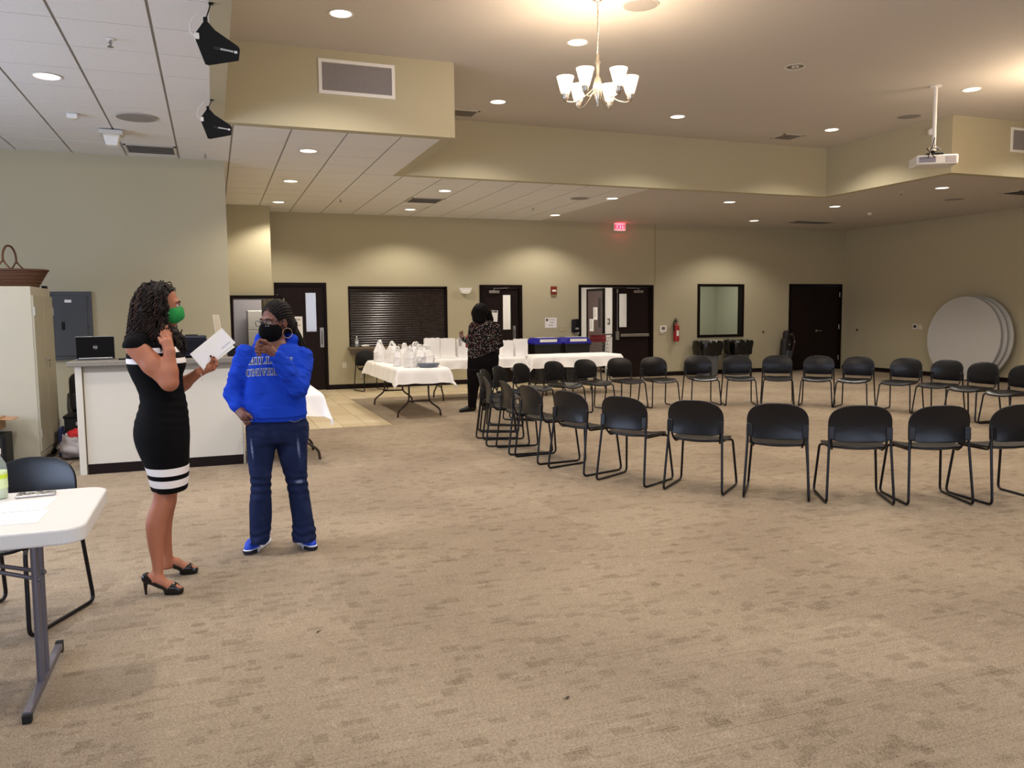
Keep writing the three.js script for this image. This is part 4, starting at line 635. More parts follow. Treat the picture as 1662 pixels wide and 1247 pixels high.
// hallway seen through the open exit leaf: inner door with papers, keypad, shopping trolley
{
  const g = structGroup('door_5');
  part(g, 'door_leaf', extrude(rect(18.27, 19.13, 0.01, 2.08), 0.04, 0, [rect(18.36, 18.5, 1.15, 1.9)]).rotateY(Math.PI / 2).translate(9.262, 0, 0), M(0x5b4a48, 0.5)); part(g, 'vision_panel', ab(9.27, 9.276, 1.15, 1.9, -18.5, -18.36), M(0x2a2426, 0.2));
  part(g, 'door_frame', [ab(9.25, 9.3, 0, 2.14, -18.27, -18.21), ab(9.25, 9.3, 0, 2.14, -19.19, -19.13), ab(9.25, 9.3, 2.08, 2.14, -19.13, -18.27)], mat.frame);
  const ptex = canvasTex(128, 180, (c, w, h) => { c.fillStyle = '#f4f2ef'; c.fillRect(0, 0, w, h); c.fillStyle = '#8d8a8c'; for (let i = 0; i < 7; i++) c.fillRect(16, 24 + i * 18, 60 + (i * 37) % 36, 5); });
  for (const [z, y, l] of [[-18.68, 1.5, 'white paper taped higher on the inner hallway door'], [-18.9, 1.2, 'white paper taped lower on the inner hallway door']]) { const n = thing('door_notice', l, 'notice', [9.2605, y, z], -Math.PI / 2, 'papers on the hallway door'); part(n, 'sheet', bx(0.24, 0.32, 0.002), M(0xffffff, 0.85, { map: ptex })); }
  const kp = thing('light_switch', 'grey light switch plate on the white hallway wall', 'switch', [9.3, 1.3, -18.0], -Math.PI / 2); part(kp, 'plate', rb(0.12, 0.15, 0.015, 0, 0, 0.008, 0.004), M(0x6f6c6c, 0.5)); part(kp, 'rocker', rb(0.045, 0.07, 0.01, 0, 0, 0.018, 0.003), mat.plasticWhite);
  const c = thing('shopping_cart', 'wire shopping trolley with a red handle in the hallway', 'trolley', [8.72, 0, -17.75], 0.0), wire = [];
  const rim = [[-0.28, 0.92, 0.42], [0.28, 0.92, 0.42], [0.24, 0.9, -0.42], [-0.24, 0.9, -0.42]], low = [[-0.22, 0.5, 0.38], [0.22, 0.5, 0.38], [0.18, 0.55, -0.38], [-0.18, 0.55, -0.38]];
  const lerp = (a, b, t) => V(a[0] + (b[0] - a[0]) * t, a[1] + (b[1] - a[1]) * t, a[2] + (b[2] - a[2]) * t);
  for (let s = 0; s < 4; s++) { const a = rim[s], b = rim[(s + 1) % 4], d = low[s], e = low[(s + 1) % 4]; for (let i = 0; i <= 9; i++) wire.push(sweep([lerp(a, b, i / 9), lerp(d, e, i / 9)], 0.003, 5)); for (let j = 0; j <= 5; j++) { const q = lerp(a, d, j / 5), w = lerp(b, e, j / 5); wire.push(sweep([q, w], j === 0 ? 0.006 : 0.003, 5)); } }
  for (let i = 0; i <= 7; i++) wire.push(sweep([lerp(low[0], low[1], i / 7), lerp(low[3], low[2], i / 7)], 0.003, 5));
  part(c, 'basket', wire, mat.steel); part(c, 'undercarriage', [bentTube([[-0.24, 0.5, 0.36], [-0.26, 0.14, 0.42], [-0.2, 0.14, -0.4]], 0.011, 0.05), bentTube([[0.24, 0.5, 0.36], [0.26, 0.14, 0.42], [0.2, 0.14, -0.4]], 0.011, 0.05), sweep([V(-0.2, 0.14, -0.4), V(0.2, 0.14, -0.4)], 0.011)], mat.steel);
  part(c, 'handle', [sweep([V(-0.29, 1.0, 0.5), V(0.29, 1.0, 0.5)], 0.016, 10), sweep([V(-0.28, 0.92, 0.42), V(-0.29, 1.0, 0.5)], 0.01), sweep([V(0.28, 0.92, 0.42), V(0.29, 1.0, 0.5)], 0.01)], M(0x8f8b88, 0.35, { metalness: 0.6 })); part(c, 'child_seat', rb(0.44, 0.2, 0.02, 0, 0.88, 0.38, 0.01).rotateX(-0.1), M(0xb02733, 0.45), 'red plastic flap'); part(c, 'red_bumper', sweep([V(-0.22, 0.56, 0.44), V(0.22, 0.56, 0.44)], 0.014), M(0xa02430, 0.4));
  for (const [x, z] of [[-0.24, 0.4], [0.24, 0.4], [-0.18, -0.38], [0.18, -0.38]]) part(c, 'wheel', cy(0.055, 0.055, 0.025, 0, 0, 0, 18).rotateZ(Math.PI / 2).translate(x, 0.055, z), mat.rubber);
}
// fridge in the kitchen behind the pass-through
{
  const a = atZ(401, 504, -18.6), f = thing('refrigerator', 'white refrigerator seen through the kitchen pass-through', 'refrigerator', [a.x + 0.37, 0, -18.9]); part(f, 'cabinet', rb(0.74, a.y, 0.6, 0, a.y / 2, -0.02, 0.02), mat.plasticWhite); part(f, 'freezer_door', rb(0.73, 0.42, 0.05, 0, a.y - 0.22, 0.31, 0.015), mat.plasticWhite); part(f, 'fridge_door', rb(0.73, a.y - 0.5, 0.05, 0, (a.y - 0.46) / 2 + 0.04, 0.31, 0.015), mat.plasticWhite); part(f, 'handle', rb(0.03, 0.4, 0.04, 0.3, a.y - 0.7, 0.35, 0.008), M(0xbdb9b5, 0.4));
}
// ---------------------------------------------------------------- recycling bins, trash cans
function bin(x, z, w, h, d, lidMat, label) {
  const b = thing('recycling_bin', label, 'bin', [x, 0, z], 0, 'recycling bins');
  const taper = (g, k) => { const p = g.attributes.position; for (let i = 0; i < p.count; i++) { const s = 1 - k * (1 - p.getY(i) / h); p.setX(i, p.getX(i) * s); p.setZ(i, p.getZ(i) * s); } g.computeVertexNormals(); return g; };
  part(b, 'bin_body', taper(rb(w, h, d, 0, h / 2, 0, 0.03, 3), 0.16), M(0x15161a, 0.4)); part(b, 'body_rim', rb(w + 0.03, 0.05, d + 0.03, 0, h - 0.02, 0, 0.015), M(0x101216, 0.4));
  const lw = w / 2 + 0.02, ld = d / 2 + 0.02, lid = extrude([[-lw, 0], [lw, 0], [lw, 0.03], [lw * 0.72, 0.13], [-lw * 0.72, 0.13], [-lw, 0.03]], 2 * ld, 0.006).translate(0, h, -ld);
  const L = part(b, 'lid', lid, lidMat, 'bright blue lid'); part(L, 'paper_label', bx(w * 0.72, 0.005, d * 0.34).rotateX(0.0).translate(0, h + 0.139, 0.06), mat.paper); part(L, 'front_label', bx(w * 0.66, 0.06, 0.003).translate(0, h + 0.075, ld + 0.008), mat.paper);
}
{ const a = boxPx(866, 549, 908, 556, -15.95), c = boxPx(913, 549, 955, 556, -15.95); bin(a.cx, -16.1, 0.6, 0.86, 0.46, mat.blue, 'black recycling bin with blue lid nearer the notice on the wall'); bin(c.cx + 0.02, -16.1, 0.6, 0.86, 0.46, mat.blue, 'black recycling bin with blue lid beside the open exit door'); }
function trash(x, z, label, sd) {
  const t = thing('trash_can', label, 'trash can', [x, 0, z], 0.05, 'lined trash cans');
  const sq = (g, k) => { const p = g.attributes.position; for (let i = 0; i < p.count; i++) { const a = Math.atan2(p.getZ(i), p.getX(i)), c = Math.abs(Math.cos(a)), s = Math.abs(Math.sin(a)), f = 1 / Math.pow(Math.pow(c, 5) + Math.pow(s, 5), 0.2); p.setX(i, p.getX(i) * f * k); p.setZ(i, p.getZ(i) * f); } g.computeVertexNormals(); return g; };
  part(t, 'can', sq(lathe([[0.0001, 0], [0.18, 0], [0.2, 0.02], [0.235, 0.78], [0.245, 0.82]], 48), 1.0), M(0x5b5d60, 0.6));
  const lg = lathe([[0.14, 0.7], [0.2, 0.8], [0.245, 0.84], [0.275, 0.83], [0.282, 0.76], [0.277, 0.66], [0.268, 0.56], [0.258, 0.5]], 64), p = lg.attributes.position; sq(lg, 1.05);
  for (let i = 0; i < p.count; i++) { const a = Math.atan2(p.getZ(i), p.getX(i)), y = p.getY(i), n = fbm(Math.cos(a) * 3 + sd, y * 7, Math.sin(a) * 3, 3) * 0.028; p.setXYZ(i, p.getX(i) * (1 + n * 2.2), y + n + (y < 0.5 ? 0.05 * Math.sin(a * 5 + sd) : 0), p.getZ(i) * (1 + n * 2.2)); } lg.computeVertexNormals();
  part(t, 'bin_liner', lg, M(0x0a0a0a, 0.22, { side: THREE.DoubleSide }), 'shiny black plastic liner folded over the rim');
}
trash(10.98, -16.2, 'grey trash can with a bunched black liner nearer the fire extinguisher', 1.2); trash(11.86, -16.22, 'grey trash can with a smooth black liner under the window, on the corner side', 5.5);
// bag leaning by the corner doors
{
  const g = thing('equipment_bag', 'dark upright bag with a strap leaning by the corner doors', 'bag', [13.3, 0, -16.35], 0.2); g.rotation.z = -0.12;
  part(g, 'bag_body', [rb(0.26, 0.85, 0.2, 0, 0.44, 0, 0.09, 4), rb(0.17, 0.25, 0.16, 0.0, 0.92, 0, 0.07, 4)], M(0x1d1818, 0.6)); part(g, 'strap', tube([[0.09, 1.0, 0.1], [0.15, 0.8, 0.14], [0.12, 0.5, 0.13], [0.1, 0.25, 0.12]], 0.018, 24, 6), M(0x3b2a2a, 0.7)); part(g, 'buckle', [rb(0.035, 0.05, 0.015, 0.15, 0.78, 0.15, 0.004), rb(0.03, 0.04, 0.015, 0.02, 0.7, 0.11, 0.004), rb(0.03, 0.03, 0.015, 0.06, 0.95, 0.1, 0.004)], mat.nickel); part(g, 'side_pocket', rb(0.18, 0.4, 0.08, 0.02, 0.35, 0.11, 0.03, 3), M(0x3d444d, 0.6));
}
// round folding tabletops stored on edge against the far wall
{
  const white = M(0xbebcb6, 0.5), C = [15.1, 0.905, -12.78];
  [[0, 'front one of the round white tabletops standing on edge by the wall'], [1, 'middle one of the round white tabletops standing on edge by the wall'], [2, 'rearmost of the round white tabletops standing on edge by the wall']].forEach(([k, l]) => {
    const t = thing('round_tabletop', l, 'tabletop', [C[0] + k * 0.085, C[1], C[2] + k * 0.07], 0, 'round tabletops stored on edge'); t.rotation.z = -0.06;
    const r = 0.9; part(t, 'disc', lathe([[0.0001, 0.02], [r - 0.008, 0.02], [r, 0.012], [r, -0.02], [r - 0.008, -0.026], [0.0001, -0.026]], 64).rotateZ(Math.PI / 2), white); part(t, 'edge_band', new THREE.TorusGeometry(r - 0.004, 0.007, 6, 64).rotateY(Math.PI / 2).translate(0.002, 0, 0), M(0xbab8b2, 0.45));
  });
  const p = [15.45, 1.13, -14.27], th = thing('thermostat', 'white thermostat with dark screen on the far wall', 'thermostat', p, -Math.PI / 2); part(th, 'body', rb(0.13, 0.12, 0.03, -0.07, 0, 0.015, 0.006), mat.plasticWhite); part(th, 'display', rb(0.08, 0.07, 0.006, -0.07, 0.005, 0.031, 0.002), M(0x2d2b28, 0.3)); part(th, 'sensor_box', rb(0.1, 0.12, 0.025, 0.08, -0.01, 0.013, 0.005), mat.offwhite);
  const st = thing('wall_plate', 'small dark wall stud on the far wall near the corner', 'wall plate', [15.45, 1.02, -16.15], -Math.PI / 2); part(st, 'plate', cy(0.028, 0.028, 0.008).rotateX(Math.PI / 2), mat.nickel); part(st, 'knob', sp(0.022, 0, 0, 0.03), M(0x4b4030, 0.4, { metalness: 0.5 }));
}
// ---------------------------------------------------------------- white counter and what stands on it
{
  const c = thing('reception_counter', 'white panelled counter with speckled grey top and dark base', 'counter', [-0.5, 0, -8.98]);
  part(c, 'front_panel', bx(1.44, 0.96, 0.03, 0.03, 0.58, 0.27), mat.panel); part(c, 'toe_kick', bx(1.44, 0.1, 0.034, 0.03, 0.05, 0.271), mat.base); part(c, 'end_panel', rb(0.06, 1.06, 0.62, -0.73, 0.53, 0.0, 0.004), mat.panel); part(c, 'end_panel', rb(0.04, 1.06, 0.56, 0.75, 0.53, 0.0, 0.004), mat.panel);
  part(c, 'shelf', bx(1.42, 0.02, 0.5, 0.02, 0.55, -0.02), mat.panel); const tp = rb(1.62, 0.05, 0.68, -0.01, 1.085, 0, 0.008); part(c, 'countertop', tp, mat.counterTop, 'speckled grey laminate top'); part(c, 'apron', bx(1.44, 0.06, 0.02, 0.03, 1.03, 0.28), M(0x8e8779, 0.6)); part(c, 'socket_plate', rb(0.012, 0.1, 0.05, -0.765, 0.86, 0.22, 0.003), M(0x3b3632, 0.5));
  const top = 1.111;
  const l = thing('laptop', 'open black laptop seen from behind its lid on the counter', 'laptop', [-1.1, top, -8.93], 0.06); part(l, 'base', rb(0.34, 0.016, 0.22, 0, 0.009, -0.1, 0.005), M(0x77777c, 0.35, { metalness: 0.5 })); const lid = part(l, 'lid', rb(0.34, 0.215, 0.008, 0, 0.122, 0.018, 0.003), Fab(0x0b0908, 0.5)); lid.rotation.x = 0.0; part(lid, 'hinge_bar', rb(0.3, 0.014, 0.014, 0, 0.016, 0.018, 0.005), mat.steel); part(lid, 'logo', [new THREE.TorusGeometry(0.019, 0.0012, 5, 24).translate(0, 0.125, 0.0225), lettering('hp', 0.018, 0.001).translate(0, 0.125, 0.022)], mat.nickel, 'silver round maker mark'); part(lid, 'lid_edge', rb(0.342, 0.006, 0.009, 0, 0.23, 0.018, 0.002), mat.steel);
  const p = thing('printer', 'dark blue-black desktop printer on the counter behind the envelope', 'printer', [-0.27, top, -9.06], 0.05); part(p, 'body', rb(0.42, 0.19, 0.32, 0, 0.096, 0, 0.02, 3), Fab(0x1a1922, 0.5)); part(p, 'scanner_lid', rb(0.4, 0.03, 0.3, 0, 0.207, 0, 0.01), M(0x2d2b38, 0.4)); part(p, 'output_slot', rb(0.3, 0.03, 0.02, -0.02, 0.08, 0.155, 0.004), mat.black); part(p, 'control_knob', [sp(0.012, -0.1, 0.23, 0.02, 10), rb(0.12, 0.012, 0.1, 0.06, 0.226, 0, 0.004)], mat.black); part(p, 'paper_tray', rb(0.26, 0.006, 0.12, -0.02, 0.022, 0.2, 0.002), M(0x1a1a22, 0.4));
  const r = thing('paper_roll', 'white paper roll beside the printer on the counter', 'roll', [-0.01, top, -9.02]); part(r, 'roll', cy(0.035, 0.035, 0.11, 0, 0.056, 0, 24), mat.paper); part(r, 'core', cy(0.012, 0.012, 0.112, 0, 0.056, 0, 14), M(0x8a7a63, 0.8));
  const bd = thing('clipboard', 'thin pale board leaning on edge at the counter, just above the envelope', 'board', [0.085, top, -9.12], 1.35); bd.rotation.order = 'YXZ'; bd.rotation.x = -0.12; part(bd, 'board', rb(0.26, 0.44, 0.008, 0, 0.22, 0, 0.003), M(0xc9c2b2, 0.6)); part(bd, 'edge', rb(0.012, 0.44, 0.012, 0.13, 0.22, 0, 0.003), mat.paper);
  const pm = thing('telephone', 'black desk telephone with coiled cord at the counter end', 'telephone', [0.24, top, -9.02], -0.3); part(pm, 'base', rb(0.17, 0.06, 0.2, 0, 0.03, 0, 0.015), mat.black); part(pm, 'handset', [rb(0.05, 0.04, 0.2, -0.05, 0.085, 0, 0.015), rb(0.055, 0.05, 0.05, -0.05, 0.075, 0.08, 0.015), rb(0.055, 0.05, 0.05, -0.05, 0.075, -0.08, 0.015)], mat.black); part(pm, 'cord', tube(Array.from({ length: 60 }, (_, i) => [-0.06 + i * 0.002 + 0.008 * Math.cos(i * 1.3), 0.03 + 0.008 * Math.sin(i * 1.3) + 0.02 * Math.sin(i / 19), 0.11]), 0.003, 160, 5), mat.black); part(pm, 'keypad', rb(0.06, 0.006, 0.1, 0.035, 0.062, 0.02, 0.002), M(0x6c6a6a, 0.5));
  const tb = thing('tablet_stand', 'small black tablet lying on the counter beside the laptop', 'tablet', [-0.78, top, -8.84], 0.1); part(tb, 'slab', rb(0.22, 0.012, 0.16, 0, 0.007, 0, 0.005), mat.black); part(tb, 'screen', rb(0.2, 0.002, 0.14, 0, 0.0135, 0, 0.0005), M(0x0a0a0d, 0.1));
}
// ---------------------------------------------------------------- storage corner behind the counter
{
  const cream = M(0xa39c86, 0.4, { metalness: 0.05 }), side = M(0xb3ac97, 0.42);
  const c = thing('storage_cabinet', 'tall cream metal storage cabinet with a lever handle', 'cabinet', [-2.02, 0, -9.78], -0.02);
  part(c, 'carcass', [rb(0.9, 1.75, 0.46 * 2, 0, 0.975, 0, 0.006)], side).scale.set(0.72, 1, 1); part(c, 'base_plinth', bx(0.62, 0.06, 0.88, 0, 0.1, 0), side);
  for (const z of [0.23, -0.23]) { const d = part(c, 'door', rb(0.02, 1.6, 0.452, 0.333, 0.96, z, 0.004), cream); if (z > 0) { part(d, 'lever_handle', [rb(0.012, 0.06, 0.04, 0.348, 1.08, 0.05, 0.004), bentTube([[0.345, 1.09, 0.05], [0.375, 1.09, 0.05], [0.375, 1.09, 0.0], [0.375, 1.0, 0.0]], 0.008, 0.02)], mat.nickel, 'chrome lever handle'); } part(d, 'hinge', [bx(0.012, 0.09, 0.012, 0.346, 1.6, z > 0 ? 0.452 : -0.452), bx(0.012, 0.09, 0.012, 0.346, 0.35, z > 0 ? 0.452 : -0.452)], mat.nickel); }
  for (const [x, z] of [[-0.28, 0.4], [0.28, 0.4], [-0.28, -0.4], [0.28, -0.4]]) { part(c, 'caster', [cy(0.035, 0.035, 0.03).rotateX(Math.PI / 2).translate(x, 0.035, z), bx(0.04, 0.03, 0.04, x, 0.065, z)], mat.rubber); }
  const TOP = 1.85, b = thing('wicker_basket', 'brown wicker basket with a tall hoop handle on the cabinet', 'basket', [-1.98, TOP + 0.001, -9.86], -0.18);
  const wick = M(0x70482a, 0.75, { bumpMap: fineNoise(10), bumpScale: 0.004 }), dk = M(0x4f2f1a, 0.75);
  for (let k = 0; k < 9; k++) part(b, 'weave_band', new THREE.TorusGeometry(0.2 + k * 0.0085, 0.0115, 6, 40).rotateX(Math.PI / 2).scale(1.28, 1, 0.8).translate(0, 0.012 + k * 0.0185, 0), k % 2 ? wick : dk);
  part(b, 'basket_floor', cy(0.198, 0.2, 0.01, 0, 0.006, 0, 40).scale(1.28, 1, 0.8), wick); part(b, 'rim', new THREE.TorusGeometry(0.278, 0.013, 8, 44).rotateX(Math.PI / 2).scale(1.28, 1, 0.8).translate(0, 0.18, 0), dk);
  for (const z of [-1, 1]) for (const e of [-1, 1]) part(b, 'handle_stay', tube([[e * 0.09, 0.18, z * 0.2], [e * 0.03, 0.24, z * 0.17], [0, 0.29, z * 0.16]], 0.008, 14, 6), wick); part(b, 'hoop_handle', tube([[0, 0.26, 0.165], [0, 0.36, 0.15], [0, 0.43, 0.07], [0, 0.44, 0], [0, 0.43, -0.07], [0, 0.36, -0.15], [0, 0.26, -0.165]], 0.011, 36, 8), wick);
  const h = thing('dark_puck', 'small dark roll on the cabinet corner beside the basket', 'roll', [-1.73, TOP + 0.001, -10.2]); part(h, 'roll', cy(0.03, 0.03, 0.03, 0, 0.016, 0, 16), mat.black); part(h, 'core', cy(0.012, 0.012, 0.032, 0, 0.016, 0, 12), mat.dark);
  const e = boxPx(80, 473.5, 154, 583, -11.4), ep = thing('electrical_panel', 'grey electrical breaker panel on the storage wall', 'panel', [e.cx, e.cy, -11.42]); const grey = Fab(0x505255, 0.5, { specularIntensity: 0.4 });
  part(ep, 'box', rb(e.w, e.h, 0.05, 0, 0, 0.025, 0.004), grey); const pd = part(ep, 'panel_door', rb(e.w * 0.8, e.h * 0.88, 0.012, -0.01, 0, 0.056, 0.003), grey); part(pd, 'latch', rb(0.035, 0.1, 0.014, -e.w * 0.2, 0, 0.066, 0.006), mat.black); part(pd, 'label_sticker', bx(0.075, 0.035, 0.002, -e.w * 0.06, e.h * 0.36, 0.0632), mat.paper); for (const [x, y] of [[0.42, 0.42], [0.42, -0.02], [0.42, -0.42], [-0.46, 0.45]]) part(ep, 'screw', cy(0.007, 0.007, 0.005).rotateX(Math.PI / 2).translate(x * e.w, y * e.h, 0.052), mat.black);
  // dark bags piled on the floor between cabinet and counter
  const lump = (sx, sy, sz, sd, amp = 0.22) => { const g = new THREE.SphereGeometry(1, 30, 20), p = g.attributes.position; for (let i = 0; i < p.count; i++) { const n = 1 + amp * fbm(p.getX(i) * 1.6 + sd, p.getY(i) * 1.6, p.getZ(i) * 1.6 + sd, 3); p.setXYZ(i, p.getX(i) * n * sx, Math.max(-1, p.getY(i)) * n * sy, p.getZ(i) * n * sz); } g.computeVertexNormals(); g.computeBoundingBox(); return g.translate(0, -g.boundingBox.min.y, 0); };
  const put = (name, l, cat, pos, g, m, extra) => { const t = thing(name, l, cat, pos); part(t, 'bag_body', g, m); if (extra) extra(t); return t; };
  put('garbage_bag', 'large black bag heaped on the floor behind the counter', 'bag', [-1.45, 0, -10.95], lump(0.26, 0.36, 0.28, 2), M(0x0e0c0c, 0.35), (t) => part(t, 'tied_neck', cy(0.03, 0.05, 0.1, 0.02, 0.7, 0.05, 10), M(0x0e0c0c, 0.35)));
  put('backpack', 'black backpack propped up at the end of the counter', 'backpack', [-1.4, 0.43, -10.3], rb(0.32, 0.46, 0.2, 0, 0.24, 0, 0.09, 4), M(0x121012, 0.55), (t) => { part(t, 'front_pocket', rb(0.24, 0.2, 0.06, 0, 0.15, 0.11, 0.03, 3), M(0x1a171b, 0.5)); part(t, 'strap', tube([[-0.08, 0.44, -0.06], [-0.02, 0.52, -0.06], [0.05, 0.44, -0.06]], 0.012, 14, 6), mat.black); });
  put('storage_crate', 'dark crate of odds and ends under the backpack', 'crate', [-1.4, 0, -10.34], rb(0.42, 0.42, 0.36, 0, 0.21, 0, 0.01), M(0x100d0e, 0.6), (t) => { part(t, 'crate_lip', rb(0.44, 0.03, 0.38, 0, 0.41, 0, 0.008), mat.black); part(t, 'clasp', rb(0.03, 0.04, 0.015, -0.08, 0.33, 0.185, 0.004), mat.nickel); });
  put('shopping_bag', 'pale plastic bag with a red bundle on top beside the counter', 'bag', [-1.44, 0, -9.74], lump(0.17, 0.13, 0.15, 7, 0.3), new THREE.MeshPhysicalMaterial({ color: 0xb9b0b0, roughness: 0.4 }), (t) => { const r = part(t, 'red_cloth', lump(0.1, 0.06, 0.09, 12, 0.3).translate(0.01, 0.2, 0), M(0xc51d22, 0.7), 'bright red folded cloth'); });
  put('cardboard_sheet', 'flattened brown paper on the floor beside the pale plastic bag', 'paper', [-1.56, 0, -9.42], rb(0.22, 0.012, 0.3, 0, 0.007, 0, 0.004), M(0x8a7a6a, 0.8), (t) => part(t, 'corner_fold', rb(0.08, 0.01, 0.08, 0.05, 0.017, 0.08, 0.004), M(0xa59a8d, 0.8)));
  put('blue_folder', 'dark blue folder standing beside the pale plastic bag', 'folder', [-1.62, 0, -10.02], rb(0.03, 0.32, 0.24, 0, 0.16, 0, 0.01), M(0x1b2350, 0.6), (t) => part(t, 'spine_label', bx(0.002, 0.08, 0.05, 0.016, 0.2, 0.02), mat.paper));
  const s = thing('speaker_box', 'black speaker cabinet on the floor before the cream storage cabinet', 'speaker', [-2.1, 0, -9.1]); part(s, 'case', rb(0.34, 0.4, 0.3, 0, 0.2, 0, 0.008), mat.black); part(s, 'front_grille', rb(0.29, 0.34, 0.01, 0, 0.2, 0.152, 0.004), M(0x171413, 0.8)); part(s, 'carry_handle', bentTube([[-0.06, 0.4, 0], [-0.06, 0.43, 0], [0.06, 0.43, 0], [0.06, 0.4, 0]], 0.008, 0.02), mat.rubber);
  const o = atZ(3, 686, -9.0), k = thing('cardboard_box', 'brown cardboard box flap showing above the black speaker', 'box', [o.x - 0.22, 0.441, -9.12]); part(k, 'carton', rb(0.4, 0.12, 0.26, 0, 0.06, 0, 0.004), M(0x9a7552, 0.8)); part(k, 'flap', bx(0.12, 0.006, 0.24, 0.25, 0.115, 0).rotateZ(-0.05), M(0xa8815c, 0.8));
}

// two dry leaf scraps on the carpet
for (const [px, py, l] of [[516, 1027, 'tiny dry leaf scrap on the carpet below the woman in jeans'], [921, 1134, 'tiny dark leaf scrap alone on the open carpet']]) { const d = rayOf(px, py), k = -CAM_H / d.y, t = thing('leaf_scrap', l, 'leaf', [d.x * k, 0.001, d.z * k], px); part(t, 'blade', shell(superOutline(0.012, 0.006, 0.006, 1.4, 1.4, 14), [0, 0], 2, (u, v) => V(u, 0.004 + 14 * u * u, v), 0.0012), M(0x3a2f22, 0.8)); part(t, 'stalk', sweep([V(0.01, 0.004, 0), V(0.022, 0.003, 0.005)], 0.0012, 5), M(0x3a2f22, 0.8)); }
// ---------------------------------------------------------------- people: distance fields meshed with surface nets
const smin = (a, b, k) => { const h = Math.max(k - Math.abs(a - b), 0) / k; return Math.min(a, b) - h * h * k * 0.25; };
const smax = (a, b, k) => -smin(-a, -b, k);
function rc(a, b, ra, rb2) { const bx0 = b.x - a.x, by0 = b.y - a.y, bz0 = b.z - a.z, L2 = bx0 * bx0 + by0 * by0 + bz0 * bz0 || 1e-9; return (x, y, z) => { let t = ((x - a.x) * bx0 + (y - a.y) * by0 + (z - a.z) * bz0) / L2; t = t < 0 ? 0 : t > 1 ? 1 : t; const dx = x - a.x - bx0 * t, dy = y - a.y - by0 * t, dz = z - a.z - bz0 * t; return Math.sqrt(dx * dx + dy * dy + dz * dz) - (ra + (rb2 - ra) * t); }; }
function ell(c, rx, ry, rz) { const m = Math.min(rx, ry, rz); return (x, y, z) => { const a = (x - c.x) / rx, b = (y - c.y) / ry, d = (z - c.z) / rz, k0 = Math.sqrt(a * a + b * b + d * d), e = a / rx, f = b / ry, g = d / rz, k1 = Math.sqrt(e * e + f * f + g * g); return k1 < 1e-6 ? -m : k0 * (k0 - 1) / k1; }; }
function join(list, k) { return (x, y, z) => { let d = list[0](x, y, z); for (let i = 1; i < list.length; i++) d = smin(d, list[i](x, y, z), k); return d; }; }
// stack of ellipses [y, cx, cz, rx, rz], y descending
function loft(rows, round = 0.02) {
  const R = [...rows].sort((a, b) => a[0] - b[0]), n = R.length;
  const at = (y) => { let i = 0; while (i < n - 2 && y > R[i + 1][0]) i++; let t = (y - R[i][0]) / (R[i + 1][0] - R[i][0]); t = Math.max(0, Math.min(1, t)); const p0 = R[Math.max(i - 1, 0)], p1 = R[i], p2 = R[i + 1], p3 = R[Math.min(i + 2, n - 1)]; return [1, 2, 3, 4].map((k) => 0.5 * (2 * p1[k] + (p2[k] - p0[k]) * t + (2 * p0[k] - 5 * p1[k] + 4 * p2[k] - p3[k]) * t * t + (3 * p1[k] - p0[k] - 3 * p2[k] + p3[k]) * t * t * t)); };
  const tab = [], y0 = R[0][0], y1 = R[n - 1][0], N = 160; for (let i = 0; i <= N; i++) tab.push(at(y0 + (y1 - y0) * i / N));
  const f = (x, y, z) => { const q = Math.max(0, Math.min(N, (y - y0) / (y1 - y0) * N)), i = Math.min(N - 1, q | 0), t = q - i, A = tab[i], B = tab[i + 1], cx = A[0] + (B[0] - A[0]) * t, cz = A[1] + (B[1] - A[1]) * t, rx = A[2] + (B[2] - A[2]) * t, rz = A[3] + (B[3] - A[3]) * t, a = (x - cx) / rx, b = (z - cz) / rz, k = Math.sqrt(a * a + b * b), d = (k - 1) * Math.min(rx, rz); return smax(d, Math.max(y - y1, y0 - y), round); };
  f.at = at; return f;
}
